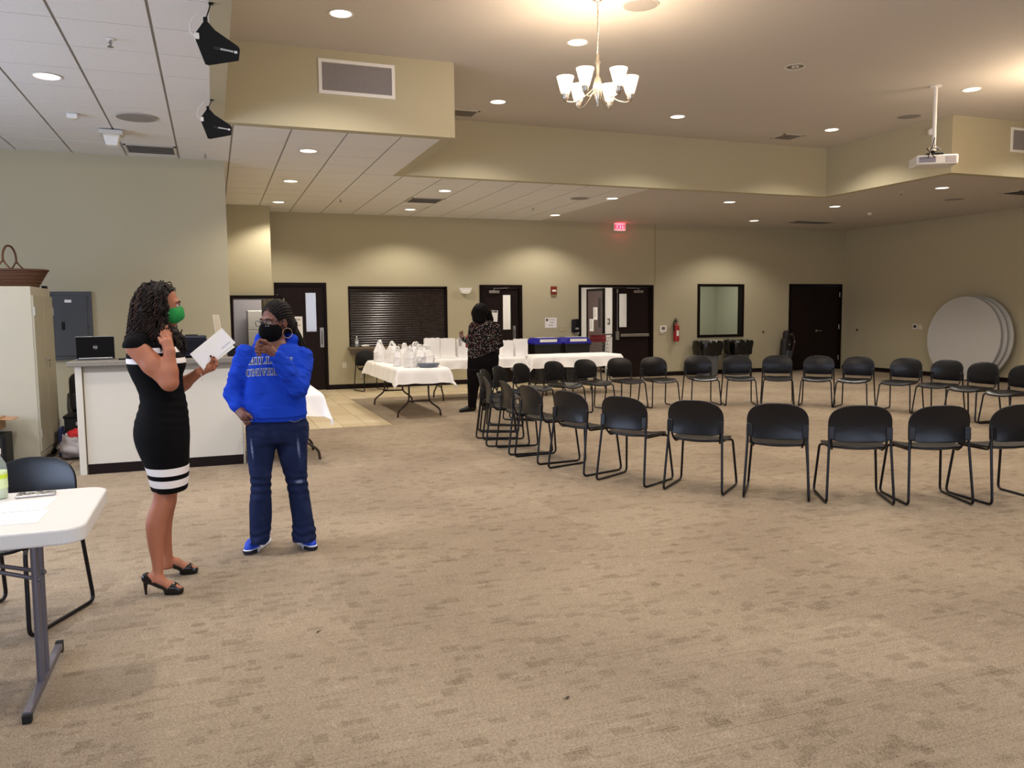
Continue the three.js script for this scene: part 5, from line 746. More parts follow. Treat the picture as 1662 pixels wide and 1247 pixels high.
function nets(sdf, mn, mx, cell, uvFn, offset = [0, 0, 0]) {
  const nx = Math.ceil((mx[0] - mn[0]) / cell) + 1, ny = Math.ceil((mx[1] - mn[1]) / cell) + 1, nz = Math.ceil((mx[2] - mn[2]) / cell) + 1, F = new Float32Array(nx * ny * nz), B = 4, id = (i, j, k) => (k * ny + j) * nx + i;
  for (let k0 = 0; k0 < nz; k0 += B) for (let j0 = 0; j0 < ny; j0 += B) for (let i0 = 0; i0 < nx; i0 += B) {
    const d = sdf(mn[0] + (i0 + 1.5) * cell, mn[1] + (j0 + 1.5) * cell, mn[2] + (k0 + 1.5) * cell), skip = Math.abs(d) > cell * 7;
    for (let k = k0; k < Math.min(k0 + B, nz); k++) for (let j = j0; j < Math.min(j0 + B, ny); j++) for (let i = i0; i < Math.min(i0 + B, nx); i++) F[id(i, j, k)] = skip ? d : sdf(mn[0] + i * cell, mn[1] + j * cell, mn[2] + k * cell);
  }
  const vi = new Int32Array(nx * ny * nz).fill(-1), pos = [], idx = [], E = [[0, 1], [2, 3], [4, 5], [6, 7], [0, 2], [1, 3], [4, 6], [5, 7], [0, 4], [1, 5], [2, 6], [3, 7]];
  for (let k = 0; k < nz - 1; k++) for (let j = 0; j < ny - 1; j++) for (let i = 0; i < nx - 1; i++) {
    const c = []; let m = 0; for (let q = 0; q < 8; q++) { const v = F[id(i + (q & 1), j + (q >> 1 & 1), k + (q >> 2))]; c.push(v); if (v < 0) m |= 1 << q; }
    if (m === 0 || m === 255) continue; let sx = 0, sy = 0, sz = 0, n = 0;
    for (const [a, b] of E) if ((c[a] < 0) !== (c[b] < 0)) { const t = c[a] / (c[a] - c[b]); sx += (a & 1) + ((b & 1) - (a & 1)) * t; sy += (a >> 1 & 1) + ((b >> 1 & 1) - (a >> 1 & 1)) * t; sz += (a >> 2) + ((b >> 2) - (a >> 2)) * t; n++; }
    vi[id(i, j, k)] = pos.length / 3; pos.push(mn[0] + (i + sx / n) * cell, mn[1] + (j + sy / n) * cell, mn[2] + (k + sz / n) * cell);
  }
  const quad = (a, b, c, d, flip) => { if (a < 0 || b < 0 || c < 0 || d < 0) return; if (flip) idx.push(a, c, b, a, d, c); else idx.push(a, b, c, a, c, d); };
  for (let k = 1; k < nz - 1; k++) for (let j = 1; j < ny - 1; j++) for (let i = 1; i < nx - 1; i++) {
    const s = F[id(i, j, k)] < 0;
    if (s !== F[id(i + 1, j, k)] < 0) quad(vi[id(i, j - 1, k - 1)], vi[id(i, j, k - 1)], vi[id(i, j, k)], vi[id(i, j - 1, k)], !s);
    if (s !== F[id(i, j + 1, k)] < 0) quad(vi[id(i - 1, j, k - 1)], vi[id(i - 1, j, k)], vi[id(i, j, k)], vi[id(i, j, k - 1)], !s);
    if (s !== F[id(i, j, k + 1)] < 0) quad(vi[id(i - 1, j - 1, k)], vi[id(i, j - 1, k)], vi[id(i, j, k)], vi[id(i - 1, j, k)], !s);
  }
  const g = new THREE.BufferGeometry(), nr = [], uv = [], e = cell * 0.5;
  for (let i = 0; i < pos.length; i += 3) { const x = pos[i], y = pos[i + 1], z = pos[i + 2], gx = sdf(x + e, y, z) - sdf(x - e, y, z), gy = sdf(x, y + e, z) - sdf(x, y - e, z), gz = sdf(x, y, z + e) - sdf(x, y, z - e), l = Math.hypot(gx, gy, gz) || 1; nr.push(gx / l, gy / l, gz / l); const w = uvFn ? uvFn(x, y, z) : [x, y]; uv.push(w[0], w[1]); }
  g.setAttribute('position', new THREE.Float32BufferAttribute(pos, 3)); g.setAttribute('normal', new THREE.Float32BufferAttribute(nr, 3)); g.setAttribute('uv', new THREE.Float32BufferAttribute(uv, 2)); g.setIndex(idx); return g;
}
// head in its own frame: face towards +z, origin at eye level
const headField = (() => {
  const base = join([ell(V(0, 0.035, -0.02), 0.075, 0.098, 0.094), ell(V(0, -0.035, 0.028), 0.062, 0.085, 0.06), ell(V(0, -0.075, 0.032), 0.05, 0.042, 0.05), ell(V(0, -0.102, 0.058), 0.022, 0.02, 0.02)], 0.03);
  const add = join([rc(V(0, 0.004, 0.082), V(0, -0.036, 0.104), 0.008, 0.0125), ell(V(-0.012, -0.04, 0.094), 0.009, 0.008, 0.01), ell(V(0.012, -0.04, 0.094), 0.009, 0.008, 0.01), ell(V(0, 0.022, 0.074), 0.052, 0.013, 0.017)], 0.014);
  const eyes = (x, y, z) => Math.hypot(Math.abs(x) - 0.031, y + 0.002, z - 0.102) - 0.02, ears = (x, y, z) => ell(V(0.076, -0.012, -0.012), 0.01, 0.032, 0.021)(Math.abs(x), y, z), lips = join([ell(V(0, -0.068, 0.084), 0.024, 0.006, 0.01), ell(V(0, -0.078, 0.082), 0.021, 0.007, 0.01)], 0.006);
  return (x, y, z) => smin(smin(smax(smin(base(x, y, z), add(x, y, z), 0.018), -eyes(x, y, z), 0.014), ears(x, y, z), 0.008), lips(x, y, z), 0.006);
})();
function placed(f, origin, yaw, pitch = 0, roll = 0, scale = 1) { const q = new THREE.Matrix4().compose(origin, new THREE.Quaternion().setFromEuler(new THREE.Euler(pitch, yaw, roll, 'YXZ')), V(scale, scale, scale)).invert().elements; return (x, y, z) => f(q[0] * x + q[4] * y + q[8] * z + q[12], q[1] * x + q[5] * y + q[9] * z + q[13], q[2] * x + q[6] * y + q[10] * z + q[14]) * scale; }
function eyesOn(parent, origin, yaw, pitch, iris, k = 1) {
  const g = new THREE.Group(); g.name = 'eyes'; g.position.copy(origin); g.rotation.set(pitch, yaw, 0, 'YXZ'); g.scale.setScalar(k); parent.add(g);
  for (const s of [-1, 1]) { part(g, 'eye', sp(0.0125, s * 0.031, -0.001, 0.0785, 16), M(0xb7aaa0, 0.3)); part(g, 'iris', sp(0.0062, s * 0.031, -0.001, 0.0857, 12), M(iris, 0.2)); part(g, 'eyebrow', tube([[s * 0.014, 0.022, 0.094], [s * 0.032, 0.027, 0.09], [s * 0.05, 0.02, 0.074]], 0.0032, 10, 6), M(0x1d120d, 0.8)); part(g, 'eyelid', tube([[s * 0.018, 0.003, 0.088], [s * 0.031, 0.009, 0.0895], [s * 0.044, 0.003, 0.083]], 0.0025, 10, 5), M(0x2a1812, 0.7)); }
  return g;
}
const maskField = (() => { const e = ell(V(0, -0.052, 0.042), 0.069, 0.066, 0.064), n = rc(V(0, -0.02, 0.092), V(0, -0.062, 0.097), 0.013, 0.016); return (x, y, z) => { const d = smin(e(x, y, z), n(x, y, z), 0.03), top = y - (-0.012 + 0.028 * Math.max(0, z - 0.07) / 0.04 - 0.12 * Math.max(0, 0.03 - z)), back = -(z + 0.006); return smax(smax(Math.max(d, -(d + 0.006)), top, 0.003), back, 0.003); }; })();
function finger(list, pts, r0, r1) { for (let i = 0; i < pts.length - 1; i++) list.push(rc(pts[i], pts[i + 1], r0 + (r1 - r0) * i / (pts.length - 1), r0 + (r1 - r0) * (i + 1) / (pts.length - 1))); }

// ---- woman in the black dress
{
  const base = V(-0.28, 0, -4.9), J = (px, py, z) => atZ(px, py, z).sub(base), row = (py, a, b, z, rz) => { const p = J(a, py, z), q = J(b, py, z); return [(p.y + q.y) / 2, (p.x + q.x) / 2, p.z, (q.x - p.x) / 2, rz]; };
  const P = thing('person', 'woman in a black dress with white stripes, green mask, holding an envelope', 'person', [base.x, base.y, base.z]);
  const zc = -4.88, rows = [[552, 222, 268, zc, 0.1], [560, 209, 283, zc, 0.165], [570, 205, 289, zc, 0.175], [582, 204, 297, zc, 0.165], [596, 206, 299, zc, 0.155], [612, 213, 297, zc, 0.145], [630, 222, 298, zc, 0.135], [648, 227, 302, zc, 0.135], [664, 224, 305, zc, 0.15], [682, 218, 307, zc, 0.17], [705, 216, 308.5, zc, 0.182], [730, 223, 308.5, zc, 0.182], [757, 235, 307.5, zc, 0.175], [780, 241.5, 306.5, zc, 0.168], [794, 245.5, 305.5, zc, 0.163]].map((r) => row(...r));
  const torso = loft(rows, 0.012), bust = ell(J(283, 588, -4.86), 0.055, 0.05, 0.125);
  const hO = J(266, 495, -4.88), head = placed(headField, hO, Math.PI / 2 + 0.03, 0.06, 0, 0.9);
  const sR = J(221, 564, -4.725), eR = J(275, 621, -4.665), wR = J(275, 571, -4.68), sL = J(246, 564, -5.05), eL = J(288, 630, -5.05), wL = J(324, 604, -4.955);
  const nk = rc(J(256, 524, -4.88), J(246, 556, -4.88), 0.05, 0.058), arms = [rc(sR, sR.clone().lerp(eR, 0.5), 0.056, 0.053), rc(sR.clone().lerp(eR, 0.5), eR, 0.053, 0.043), rc(eR, eR.clone().lerp(wR, 0.35), 0.043, 0.041), rc(eR.clone().lerp(wR, 0.35), wR, 0.041, 0.028), rc(sL, eL, 0.05, 0.04), rc(eL, eL.clone().lerp(wL, 0.3), 0.039, 0.037), rc(eL.clone().lerp(wL, 0.3), wL, 0.037, 0.0245)];
  // near hand raised to the neck, far hand on the envelope
  const hands = [rc(wR, J(271, 556, -4.70), 0.028, 0.031), rc(wL, J(340, 595, -4.935), 0.025, 0.031)];
  const F = (pts, r0 = 0.0095, r1 = 0.0075) => finger(hands, pts, r0, r1);
  F([J(268, 553, -4.70), J(262, 543, -4.72), J(262, 534, -4.75)]); F([J(272, 551, -4.705), J(267, 539, -4.725), J(266, 529, -4.755)]); F([J(275, 551, -4.715), J(272, 539, -4.735), J(271, 529, -4.76)]); F([J(277, 553, -4.73), J(276, 543, -4.745), J(275, 535, -4.765)]); F([J(270, 562, -4.68), J(262, 556, -4.69), J(258, 549, -4.705)], 0.011, 0.009);
  F([J(341, 591, -4.915), J(346, 583, -4.895), J(342, 578.5, -4.893)]); F([J(345, 594, -4.917), J(351, 586, -4.897), J(347, 580.5, -4.893)]); F([J(346, 598, -4.92), J(352, 592.5, -4.90), J(348, 587, -4.894)]); F([J(342, 602, -4.925), J(348, 599, -4.905), J(345, 594, -4.896)], 0.0085, 0.007); F([J(331, 599, -4.95), J(334, 589, -4.962), J(339, 581, -4.962)], 0.011, 0.009);
  const legRows = (rows) => loft(rows.map(([py, a, b, z, k = 0.95]) => { const r = row(py, a, b, z, 0); r[4] = r[3] * k; return r; }), 0.02);
  const near = legRows([[700, 240, 290, -4.83], [760, 247, 288, -4.81], [800, 249.5, 282, -4.79], [815, 246.5, 281, -4.785], [832, 240, 276, -4.78], [850, 236, 271, -4.775], [870, 237.5, 268, -4.77], [890, 241, 266, -4.765], [908, 245, 265.5, -4.76], [924, 247, 265.5, -4.755], [944, 244, 264, -4.75]]), far = legRows([[700, 250, 294, -4.96], [760, 256, 292, -4.98], [800, 258.5, 288.5, -5.0], [815, 257, 287, -5.01], [832, 253, 283, -5.02], [850, 251, 280, -5.03], [870, 254, 279, -5.04], [890, 260, 279.5, -5.05], [904, 263.5, 280.5, -5.055], [924, 260, 279, -5.06]]);
  const foot = (h, m, b, t) => join([rc(h, m, 0.026, 0.028), rc(m, b, 0.027, 0.028), rc(b, t, 0.027, 0.017)], 0.02);
  const shoeData = [[-0.40, -4.765, -0.235, -4.715], [-0.335, -5.085, -0.165, -5.065]].map(([hx, hz, tx, tz]) => { const h = V(hx, 0, hz).sub(base), t = V(tx, 0, tz).sub(base), at2 = (s, y) => V(h.x + (t.x - h.x) * s, y, h.z + (t.z - h.z) * s); return { h, t, at2, f: foot(at2(0.04, 0.095), at2(0.42, 0.075), at2(0.78, 0.036), at2(1.04, 0.028)) }; });
  const hemTop = J(246, 793, -4.88).y, legs0 = (x, y, z) => Math.min(smin(near(x, y, z), shoeData[0].f(x, y, z), 0.025), smin(far(x, y, z), shoeData[1].f(x, y, z), 0.025));
  const legs = (x, y, z) => { const d = legs0(x, y, z); return y > hemTop ? Math.max(d, torso(x, y, z) + 0.012) : d; };
  const upper = join([nk, ...arms], 0.025), innerT = (x, y, z) => torso(x, y, z) + 0.014, handF = join(hands, 0.006);
  const body = (x, y, z) => { let d = smin(innerT(x, y, z), upper(x, y, z), 0.03); d = smin(d, legs(x, y, z), 0.02); d = smin(d, handF(x, y, z), 0.012); return smin(d, head(x, y, z), 0.025); };
  part(P, 'body', nets(body, [-0.32, 0, -0.3], [0.36, 1.72, 0.35], 0.0058), mat.skin1, 'bare arms and legs, forehead above the mask');
  eyesOn(P, hO, Math.PI / 2 + 0.03, 0.06, 0x2b1a10, 0.9);
  // dress with woven white bands placed by height
  const ys = (px, py) => J(px, py, zc).y, bands = [[ys(204, 565.5), ys(204, 574)], [ys(206, 583), ys(206, 591.5)], [ys(238, 757), ys(238, 769)], [ys(242, 776), ys(242, 788)]].map(([a, b]) => [a + 0.004, b + 0.004]);
  const y0 = 0.55, y1 = 1.5, stripe = dataTex(4, 1024, (x, y) => { const h = y0 + (y + 0.5) / 1024 * (y1 - y0); return bands.some(([a, b]) => h < a && h > b) ? [236, 230, 228] : [10, 9, 11]; }); stripe.wrapS = stripe.wrapT = THREE.ClampToEdgeWrapping;
  const cap = join([rc(J(229, 557, -4.755), J(219, 563, -4.725), 0.058, 0.063), rc(J(240, 557, -5.02), J(243, 562, -5.06), 0.055, 0.058)], 0.03), capCut = (x, y, z) => J(0, 568, zc).y - y, neck = ell(J(266, 545, -4.88), 0.085, 0.07, 0.085), hemY = J(246, 796, zc).y;
  const dress = (x, y, z) => { let d = smin(torso(x, y, z), bust(x, y, z), 0.04); d = smin(d, smax(cap(x, y, z), capCut(x, y, z), 0.008), 0.03); d = smax(d, -neck(x, y, z), 0.01); const w = Math.max(0, 1 - Math.abs(y - 1.03) / 0.14); d += 0.0022 * w * Math.sin(y * 140 + x * 26 + 6 * z) + 0.002 * fbm(x * 9, y * 7, z * 9, 2); return Math.max(d, hemY - y); };
  part(P, 'dress', nets(dress, [-0.32, 0.5, -0.3], [0.3, 1.52, 0.32], 0.0058, (x, y) => [0.5, (y - y0) / (y1 - y0)]), Fab(0xffffff, 0.85, { map: stripe }), 'fitted black sheath dress with white bands at chest and hem');
  // peep-toe pumps
  for (const s of shoeData) {
    const { at2 } = s, up = s.t.clone().sub(s.h).setY(0).normalize(), cut = (x, y, z) => { const u = ((x - s.h.x) * up.x + (z - s.h.z) * up.z) / s.t.clone().sub(s.h).setY(0).length(); const top = u < 0.15 ? 0.135 - u * 0.2 : u < 0.72 ? 0.105 - (u - 0.15) * 0.115 : 0.04 + 0.13 * Math.min(0.12, u - 0.72) * 1.6; return y - top; }, toe = ell(at2(1.1, 0.05), 0.028, 0.018, 0.022), sole = join([rc(at2(0.72, 0.014), at2(1.0, 0.013), 0.03, 0.026)], 0.01), soleCut = (x, y, z) => Math.max(y - 0.03, -y + 0.001);
    const shoe = (x, y, z) => { let d = smax(s.f(x, y, z) - 0.005, cut(x, y, z), 0.004); d = smax(d, -(s.f(x, y, z) + 0.002), 0.002); d = smax(d, -toe(x, y, z), 0.006); return smin(d, Math.max(sole(x, y, z), soleCut(x, y, z)), 0.008); };
    const so = part(P, 'shoe', nets(shoe, [Math.min(s.h.x, s.t.x) - 0.07, 0, Math.min(s.h.z, s.t.z) - 0.07], [Math.max(s.h.x, s.t.x) + 0.07, 0.16, Math.max(s.h.z, s.t.z) + 0.07], 0.004), M(0x0c0909, 0.16), 'glossy black peep-toe pump');
    part(so, 'heel', sweep([at2(-0.02, 0.001), at2(-0.03, 0.03), at2(-0.02, 0.07), at2(0.06, 0.095)], (t) => 0.006 + 0.017 * t * t, 10), M(0x0c0909, 0.16)); part(so, 'ornament', sp(0.006, at2(0.86, 0.062).x, 0.062, at2(0.86, 0.062).z + 0.012, 10), mat.nickel);
  }
  // green cloth mask
  const mk = placed(maskField, hO, Math.PI / 2 + 0.03, 0.06, 0, 0.93), m = part(P, 'face_mask', nets(mk, [hO.x - 0.03, hO.y - 0.15, hO.z - 0.1], [hO.x + 0.15, hO.y + 0.05, hO.z + 0.1], 0.0035), M(0x0e8a3a, 0.7), 'bright green cloth face mask');
  part(m, 'ear_loop', tube([J(270, 503, -4.815), J(263, 506, -4.80), J(266, 514, -4.80)], 0.0018, 12, 5), M(0x0d7b33, 0.7)); part(m, 'emblem', tube([J(268.5, 509, -4.806), J(270, 514, -4.804), J(274, 508, -4.806)], 0.0022, 10, 5), mat.plasticWhite, 'small white mark');
  // long curly hair
  const hp = [ell(J(257, 490.5, -4.88), 0.105, 0.11, 0.104), ell(J(243, 508, -4.88), 0.085, 0.11, 0.105), ell(J(238, 533, -4.87), 0.08, 0.1, 0.112), ell(J(233, 552, -4.86), 0.074, 0.06, 0.1), rc(J(259, 492, -4.80), J(258, 548, -4.79), 0.036, 0.045), rc(J(262, 540, -4.78), J(259, 566, -4.76), 0.04, 0.03), rc(J(276, 535, -4.95), J(287, 558, -4.93), 0.045, 0.04), ell(J(285, 566, -4.92), 0.045, 0.05, 0.045)], hb = join(hp, 0.03), faceCut = join([ell(J(288, 509, -4.88), 0.06, 0.105, 0.11), ell(J(294, 488, -4.85), 0.076, 0.06, 0.11)], 0.02);
  const hair = (x, y, z) => smax(hb(x, y, z) + (y > 1.62 ? 0.012 : 0.024) * fbm(x * 20, y * 16 + 3, z * 20, 2) + 0.012 * fbm(x * 60, y * 46, z * 60, 2), -faceCut(x, y, z), 0.012);
  const hairM = [0x150c09, 0x22140f, 0x3f2a1e].map((c) => Fab(c, 0.6, { specularIntensity: 0.4 })), hm = part(P, 'hair', nets(hair, [-0.36, 1.16, -0.3], [0.2, 1.76, 0.3], 0.0052), hairM[0], 'long dark brown curly hair');
  seed = 4242; const curls = [[], [], []], grad = (f, p) => { const e = 0.004; return V(f(p.x + e, p.y, p.z) - f(p.x - e, p.y, p.z), f(p.x, p.y + e, p.z) - f(p.x, p.y - e, p.z), f(p.x, p.y, p.z + e) - f(p.x, p.y, p.z - e)).normalize(); };
  for (let k = 0, made = 0; made < 520 && k < 6000; k++) {
    const p = V(rr(-0.33, 0.12), rr(1.3, 1.74), rr(-0.15, 0.25)); let d = hb(p.x, p.y, p.z); if (Math.abs(d) > 0.05) continue; p.addScaledVector(grad(hb, p), -d + 0.004); if (faceCut(p.x, p.y, p.z) < 0.012) continue; made++;
    const pts = [], L = rr(0.1, 0.26), n = 30, ph = rr(0, 6.28), R = rr(0.003, 0.0085), q = p.clone(); let ok = true;
    for (let i = 0; i < n; i++) { const g = grad(hb, q), side = V(0, -1, 0).cross(g).normalize(), down = g.clone().cross(side).normalize(); if (down.y > 0) down.negate(); pts.push(q.clone().addScaledVector(g, R * (1 + Math.cos(ph + i * 0.95))).addScaledVector(side, R * Math.sin(ph + i * 0.95))); q.addScaledVector(down, L / n); q.y -= 0.001; const dd = hb(q.x, q.y, q.z); if (dd < 0.03) q.addScaledVector(g, -dd + 0.004); if (faceCut(q.x, q.y, q.z) < 0.008) { ok = pts.length > 6; break; } }
    if (ok && pts.length > 6) curls[(rnd() * 2.6) | 0].push(sweep(pts, (t) => 0.0036 * (1 - 0.6 * t), 5));
  }
  curls.forEach((c, i) => { if (c.length) { const t = part(hm, 'curls', c, hairM[i]); t.userData.kind = 'stuff'; } });
  // ring, nails
  part(P, 'ring', new THREE.TorusGeometry(0.0105, 0.002, 8, 20).rotateX(1.0).translate(...J(349.5, 595, -4.91).toArray()), M(0xdedad2, 0.2, { metalness: 0.9 }), 'silver ring');
  for (const q of [[342, 578, -4.886], [347, 580, -4.886], [348, 586.5, -4.887]]) part(P, 'fingernail', sp(0.0055, 0, 0, 0, 8).scale(1, 1, 0.6).translate(...J(...q).toArray()), M(0x2a0f16, 0.25));
  part(P, 'bracelet', tube([J(326, 607, -4.93), J(328, 613, -4.925), J(328, 620, -4.925)], 0.0022, 10, 5), mat.offwhite);
  // envelope in her far hand
  const A = atZ(308, 575, -4.915), Bp = atZ(360, 532.5, -4.925), C2 = atZ(325, 597, -4.912), ux = Bp.clone().sub(A), L = ux.length(); ux.normalize(); let vy = C2.clone().sub(A); vy.addScaledVector(ux, -vy.dot(ux)).normalize(); const nz = ux.clone().cross(vy).normalize(), basis = new THREE.Matrix4().makeBasis(ux, vy.clone().negate(), nz.clone().negate());
  const ev = thing('envelope', 'white paper envelope held out by the woman in the black dress', 'envelope', [A.x, A.y, A.z]); ev.quaternion.setFromRotationMatrix(basis);
  const et = canvasTex(512, 240, (g, w, h) => { g.fillStyle = '#f5f3f4'; g.fillRect(0, 0, w, h); g.strokeStyle = '#c9c6ca'; g.lineWidth = 3; g.strokeStyle = '#8d93b8'; g.lineWidth = 4; let x = 330; for (const s of [18, 30, 14, 26, 20, 16]) { g.beginPath(); g.moveTo(x, 196); g.quadraticCurveTo(x + 6, 196 - s * 1.4, x + 12, 196); g.quadraticCurveTo(x + 16, 204, x + 21, 190); g.stroke(); x += 24; } });
  part(ev, 'envelope_body', bx(L, 0.112, 0.003, L / 2, -0.056, 0), M(0xffffff, 0.8, { map: et }), 'white envelope with a line of handwriting');
  part(ev, 'flap', extrude([[0.004, -0.002], [L - 0.004, -0.002], [L - 0.03, -0.022], [L * 0.62, -0.055], [L * 0.5, -0.06], [L * 0.38, -0.055], [0.03, -0.022]], 0.0012).translate(0, 0, 0.0016), mat.paper); part(ev, 'folded_letter', bx(L * 0.94, 0.1, 0.002, L * 0.47, -0.068, -0.004).rotateZ(-0.05), mat.paper);
}

// ---- woman in the blue hooded sweatshirt
{
  const base = V(0.37, 0, -5.35), zc = -5.35, J = (px, py, z = zc) => atZ(px, py, z).sub(base), row = (py, a, b, z, rz) => { const p = J(a, py, z), q = J(b, py, z); return [(p.y + q.y) / 2, (p.x + q.x) / 2, p.z, (q.x - p.x) / 2, rz]; };
  const P = thing('person', 'woman in a blue hooded sweatshirt and jeans, black mask and glasses', 'person', [base.x, base.y, base.z]);
  const skin = M(0x6e4436, 0.5), yaw = -0.86, pitch = 0.1, hO = J(446, 522, -5.34), head = placed(headField, hO, yaw, pitch, 0, 0.98);
  const torso = loft([[556, 428, 466, -5.37, 0.08], [563, 412, 482, -5.37, 0.105], [572, 400, 493, -5.36, 0.125], [586, 396, 497, -5.35, 0.14], [604, 395, 497, -5.345, 0.15], [625, 396, 495, -5.34, 0.155], [645, 394, 496, -5.34, 0.158], [662, 391, 498, -5.34, 0.16], [676, 389.5, 499, -5.34, 0.16], [683, 391.5, 497, -5.34, 0.155]].map((r) => row(...r)), 0.012);
  const sR = J(400, 577, -5.34), eR = J(379, 638, -5.38), wR = J(388, 666, -5.28), sL = J(490, 581, -5.34), eL = J(483, 628, -5.2), wL = J(449, 578, -5.135), cR = J(396, 676, -5.25);
  const sleeves = [rc(sR, sR.clone().lerp(eR, 0.5), 0.07, 0.064), rc(sR.clone().lerp(eR, 0.5), eR, 0.064, 0.058), rc(eR, J(386, 662, -5.3), 0.058, 0.045), rc(sL, eL, 0.073, 0.068), rc(eL, eL.clone().lerp(wL, 0.5), 0.066, 0.058), rc(eL.clone().lerp(wL, 0.5), wL, 0.058, 0.041)], slv = join(sleeves, 0.02);
  const hood = [], HC = J(447, 557, -5.385); for (let k = 0; k < 10; k++) { const q = (a) => HC.clone().add(V(0.105 * Math.cos(a), 0.012 * Math.sin(a) * -1 + (Math.sin(a) < 0 ? 0.02 : -0.03), 0.095 * Math.sin(a) + 0.01)); const a = k / 10 * 2 * Math.PI, b = (k + 1) / 10 * 2 * Math.PI; hood.push(rc(q(a), q(b), Math.sin(a) < 0.2 ? 0.038 : 0.022, Math.sin(b) < 0.2 ? 0.038 : 0.022)); }
  const hoodF = join([...hood, rc(J(452, 553, -5.45), J(474, 556, -5.43), 0.05, 0.04)], 0.015), neckHole = rc(J(444, 530, -5.33), J(440, 562, -5.29), 0.058, 0.05), pockY = J(440, 657).y, hemB = J(440, 681).y, chestZ = 0.02;
  const hoodie = (x, y, z) => {
    let d = smin(torso(x, y, z), hoodF(x, y, z), 0.03); if (z > 0.05 && y < pockY && y > hemB + 0.025 && Math.abs(x - 0.02) < 0.15) d -= 0.005;
    if (y < hemB + 0.028) d += 0.006 + 0.0012 * Math.sin(Math.atan2(z, x) * 90);
    const s = slv(x, y, z), w = 0.011 * fbm(x * 13 + 4, y * 22 + x * 9, z * 13, 2); d = smin(d, s + w, 0.022);
    d += 0.006 * fbm(x * 7 + 2, y * 9, z * 7, 2) * (Math.abs(y - 1.16) < 0.11 && z > 0.08 ? 0.15 : 1); return smax(d, -neckHole(x, y, z), 0.012);
  };
  const blue = Fab(0x1b3fb6, 0.9); part(P, 'sweatshirt', nets(hoodie, [-0.36, 0.78, -0.28], [0.32, 1.48, 0.34], 0.0056), blue, 'bright blue hooded sweatshirt with college lettering');
  part(P, 'drawstring', [sweep([J(436, 563, -5.2), J(430, 575, -5.185), J(425, 592, -5.18), J(421, 602, -5.182)], 0.0035, 6)], M(0x11309c, 0.8));
  // jeans: hips and two flared legs
  const hips = loft([[672, 393, 496, -5.35, 0.135], [686, 392, 498, -5.35, 0.145], [700, 393, 499, -5.35, 0.145], [716, 397, 500, -5.35, 0.13]].map((r) => row(...r)), 0.02);
  const lg = (rows) => loft(rows.map((r) => row(...r)), 0.006), jr = lg([[690, 394, 448, -5.34, 0.11], [715, 396, 449, -5.34, 0.105], [745, 401, 445, -5.34, 0.095], [770, 405, 441, -5.33, 0.08], [788, 407, 440, -5.33, 0.074], [815, 405, 441.5, -5.34, 0.075], [842, 403.5, 441.5, -5.35, 0.08], [862, 402, 439, -5.36, 0.09], [880, 402, 437, -5.36, 0.1]]), jl = lg([[690, 446, 499, -5.34, 0.11], [715, 447, 499, -5.34, 0.105], [745, 453, 499, -5.34, 0.095], [770, 461, 499, -5.33, 0.08], [788, 466, 500, -5.33, 0.074], [815, 470, 504, -5.34, 0.075], [842, 474, 508, -5.34, 0.08], [860, 474, 512, -5.34, 0.09], [876, 474, 513, -5.34, 0.1]]);
  const jeansF = (x, y, z) => { let d = smin(hips(x, y, z), smin(jr(x, y, z), jl(x, y, z), 0.012), 0.03); const k = Math.max(0, 1 - Math.abs(y - 0.45) / 0.12) + Math.max(0, 1 - Math.abs(y - 0.12) / 0.09) + 0.4 * Math.max(0, 1 - Math.abs(y - 0.82) / 0.1); return d + 0.0045 * k * Math.sin(y * 120 + 9 * x + 5 * fbm(x * 9, y * 5, z * 9, 1)) + 0.003 * fbm(x * 10, y * 8, z * 10, 2); };
  const tears = [[484.5, 727, 0.016, 0.07], [409, 730, 0.012, 0.075], [486, 783, 0.05, 0.014]].map(([a, b, c, d]) => { const p = J(a, b, -5.24); return [(p.x + 0.2) / 0.52, (p.y + 0.02) / 0.9, c, d]; });
  const jm = dataTex(512, 1024, (px, py) => { const u = px / 512, v = py / 1024, n = (rnd() - 0.5) * 16, tw = ((px + py) % 3 === 0 ? 5 : 0); let r = 26 + n + tw, g = 35 + n + tw, b = 66 + n + tw; for (const [cu, cv, su, sv] of tears) { const e = Math.hypot((u - cu - (v - cv) * -0.12) / su, (v - cv) / sv), h = (noise.noise(px / 5, py / 3.5, 1) + noise.noise(px / 2.2, py / 9, 5)) * 0.5; if (e < 1 && h > -0.12 + e * 0.3) { r += 110; g += 110; b += 100; } else if (e < 1.6) { const k = (1.6 - e) * 26; r += k; g += k; b += k * 1.2; } } const q = 18 * Math.max(0, noise.noise(px / 60, py / 140, 2)); return [cl(r + q), cl(g + q), cl(b + q * 1.3)]; });
  const jg = nets(jeansF, [-0.2, 0, -0.24], [0.32, 0.88, 0.24], 0.0058, (x, y, z) => [(x + 0.2) / 0.52, (y + 0.02) / 0.9]); part(P, 'jeans', jg, Fab(0xffffff, 0.9, { map: jm }), 'dark blue bootcut jeans with ripped patches'); 
  part(P, 'pocket_stitching', [tube([J(466, 681, -5.2), J(478, 685, -5.205), J(492, 679, -5.25)], 0.0018, 14, 4), tube([J(392, 681, -5.24), J(400, 685, -5.21), J(410, 683, -5.2)], 0.0018, 14, 4)], M(0x7c7a86, 0.8));
  // body: head, neck, hands, shins inside the jeans
  const hd = [rc(wR, J(397, 676, -5.235), 0.028, 0.032), rc(wL, J(434, 565, -5.125), 0.028, 0.031)], F = (pts, r0 = 0.0098, r1 = 0.008) => finger(hd, pts, r0, r1);
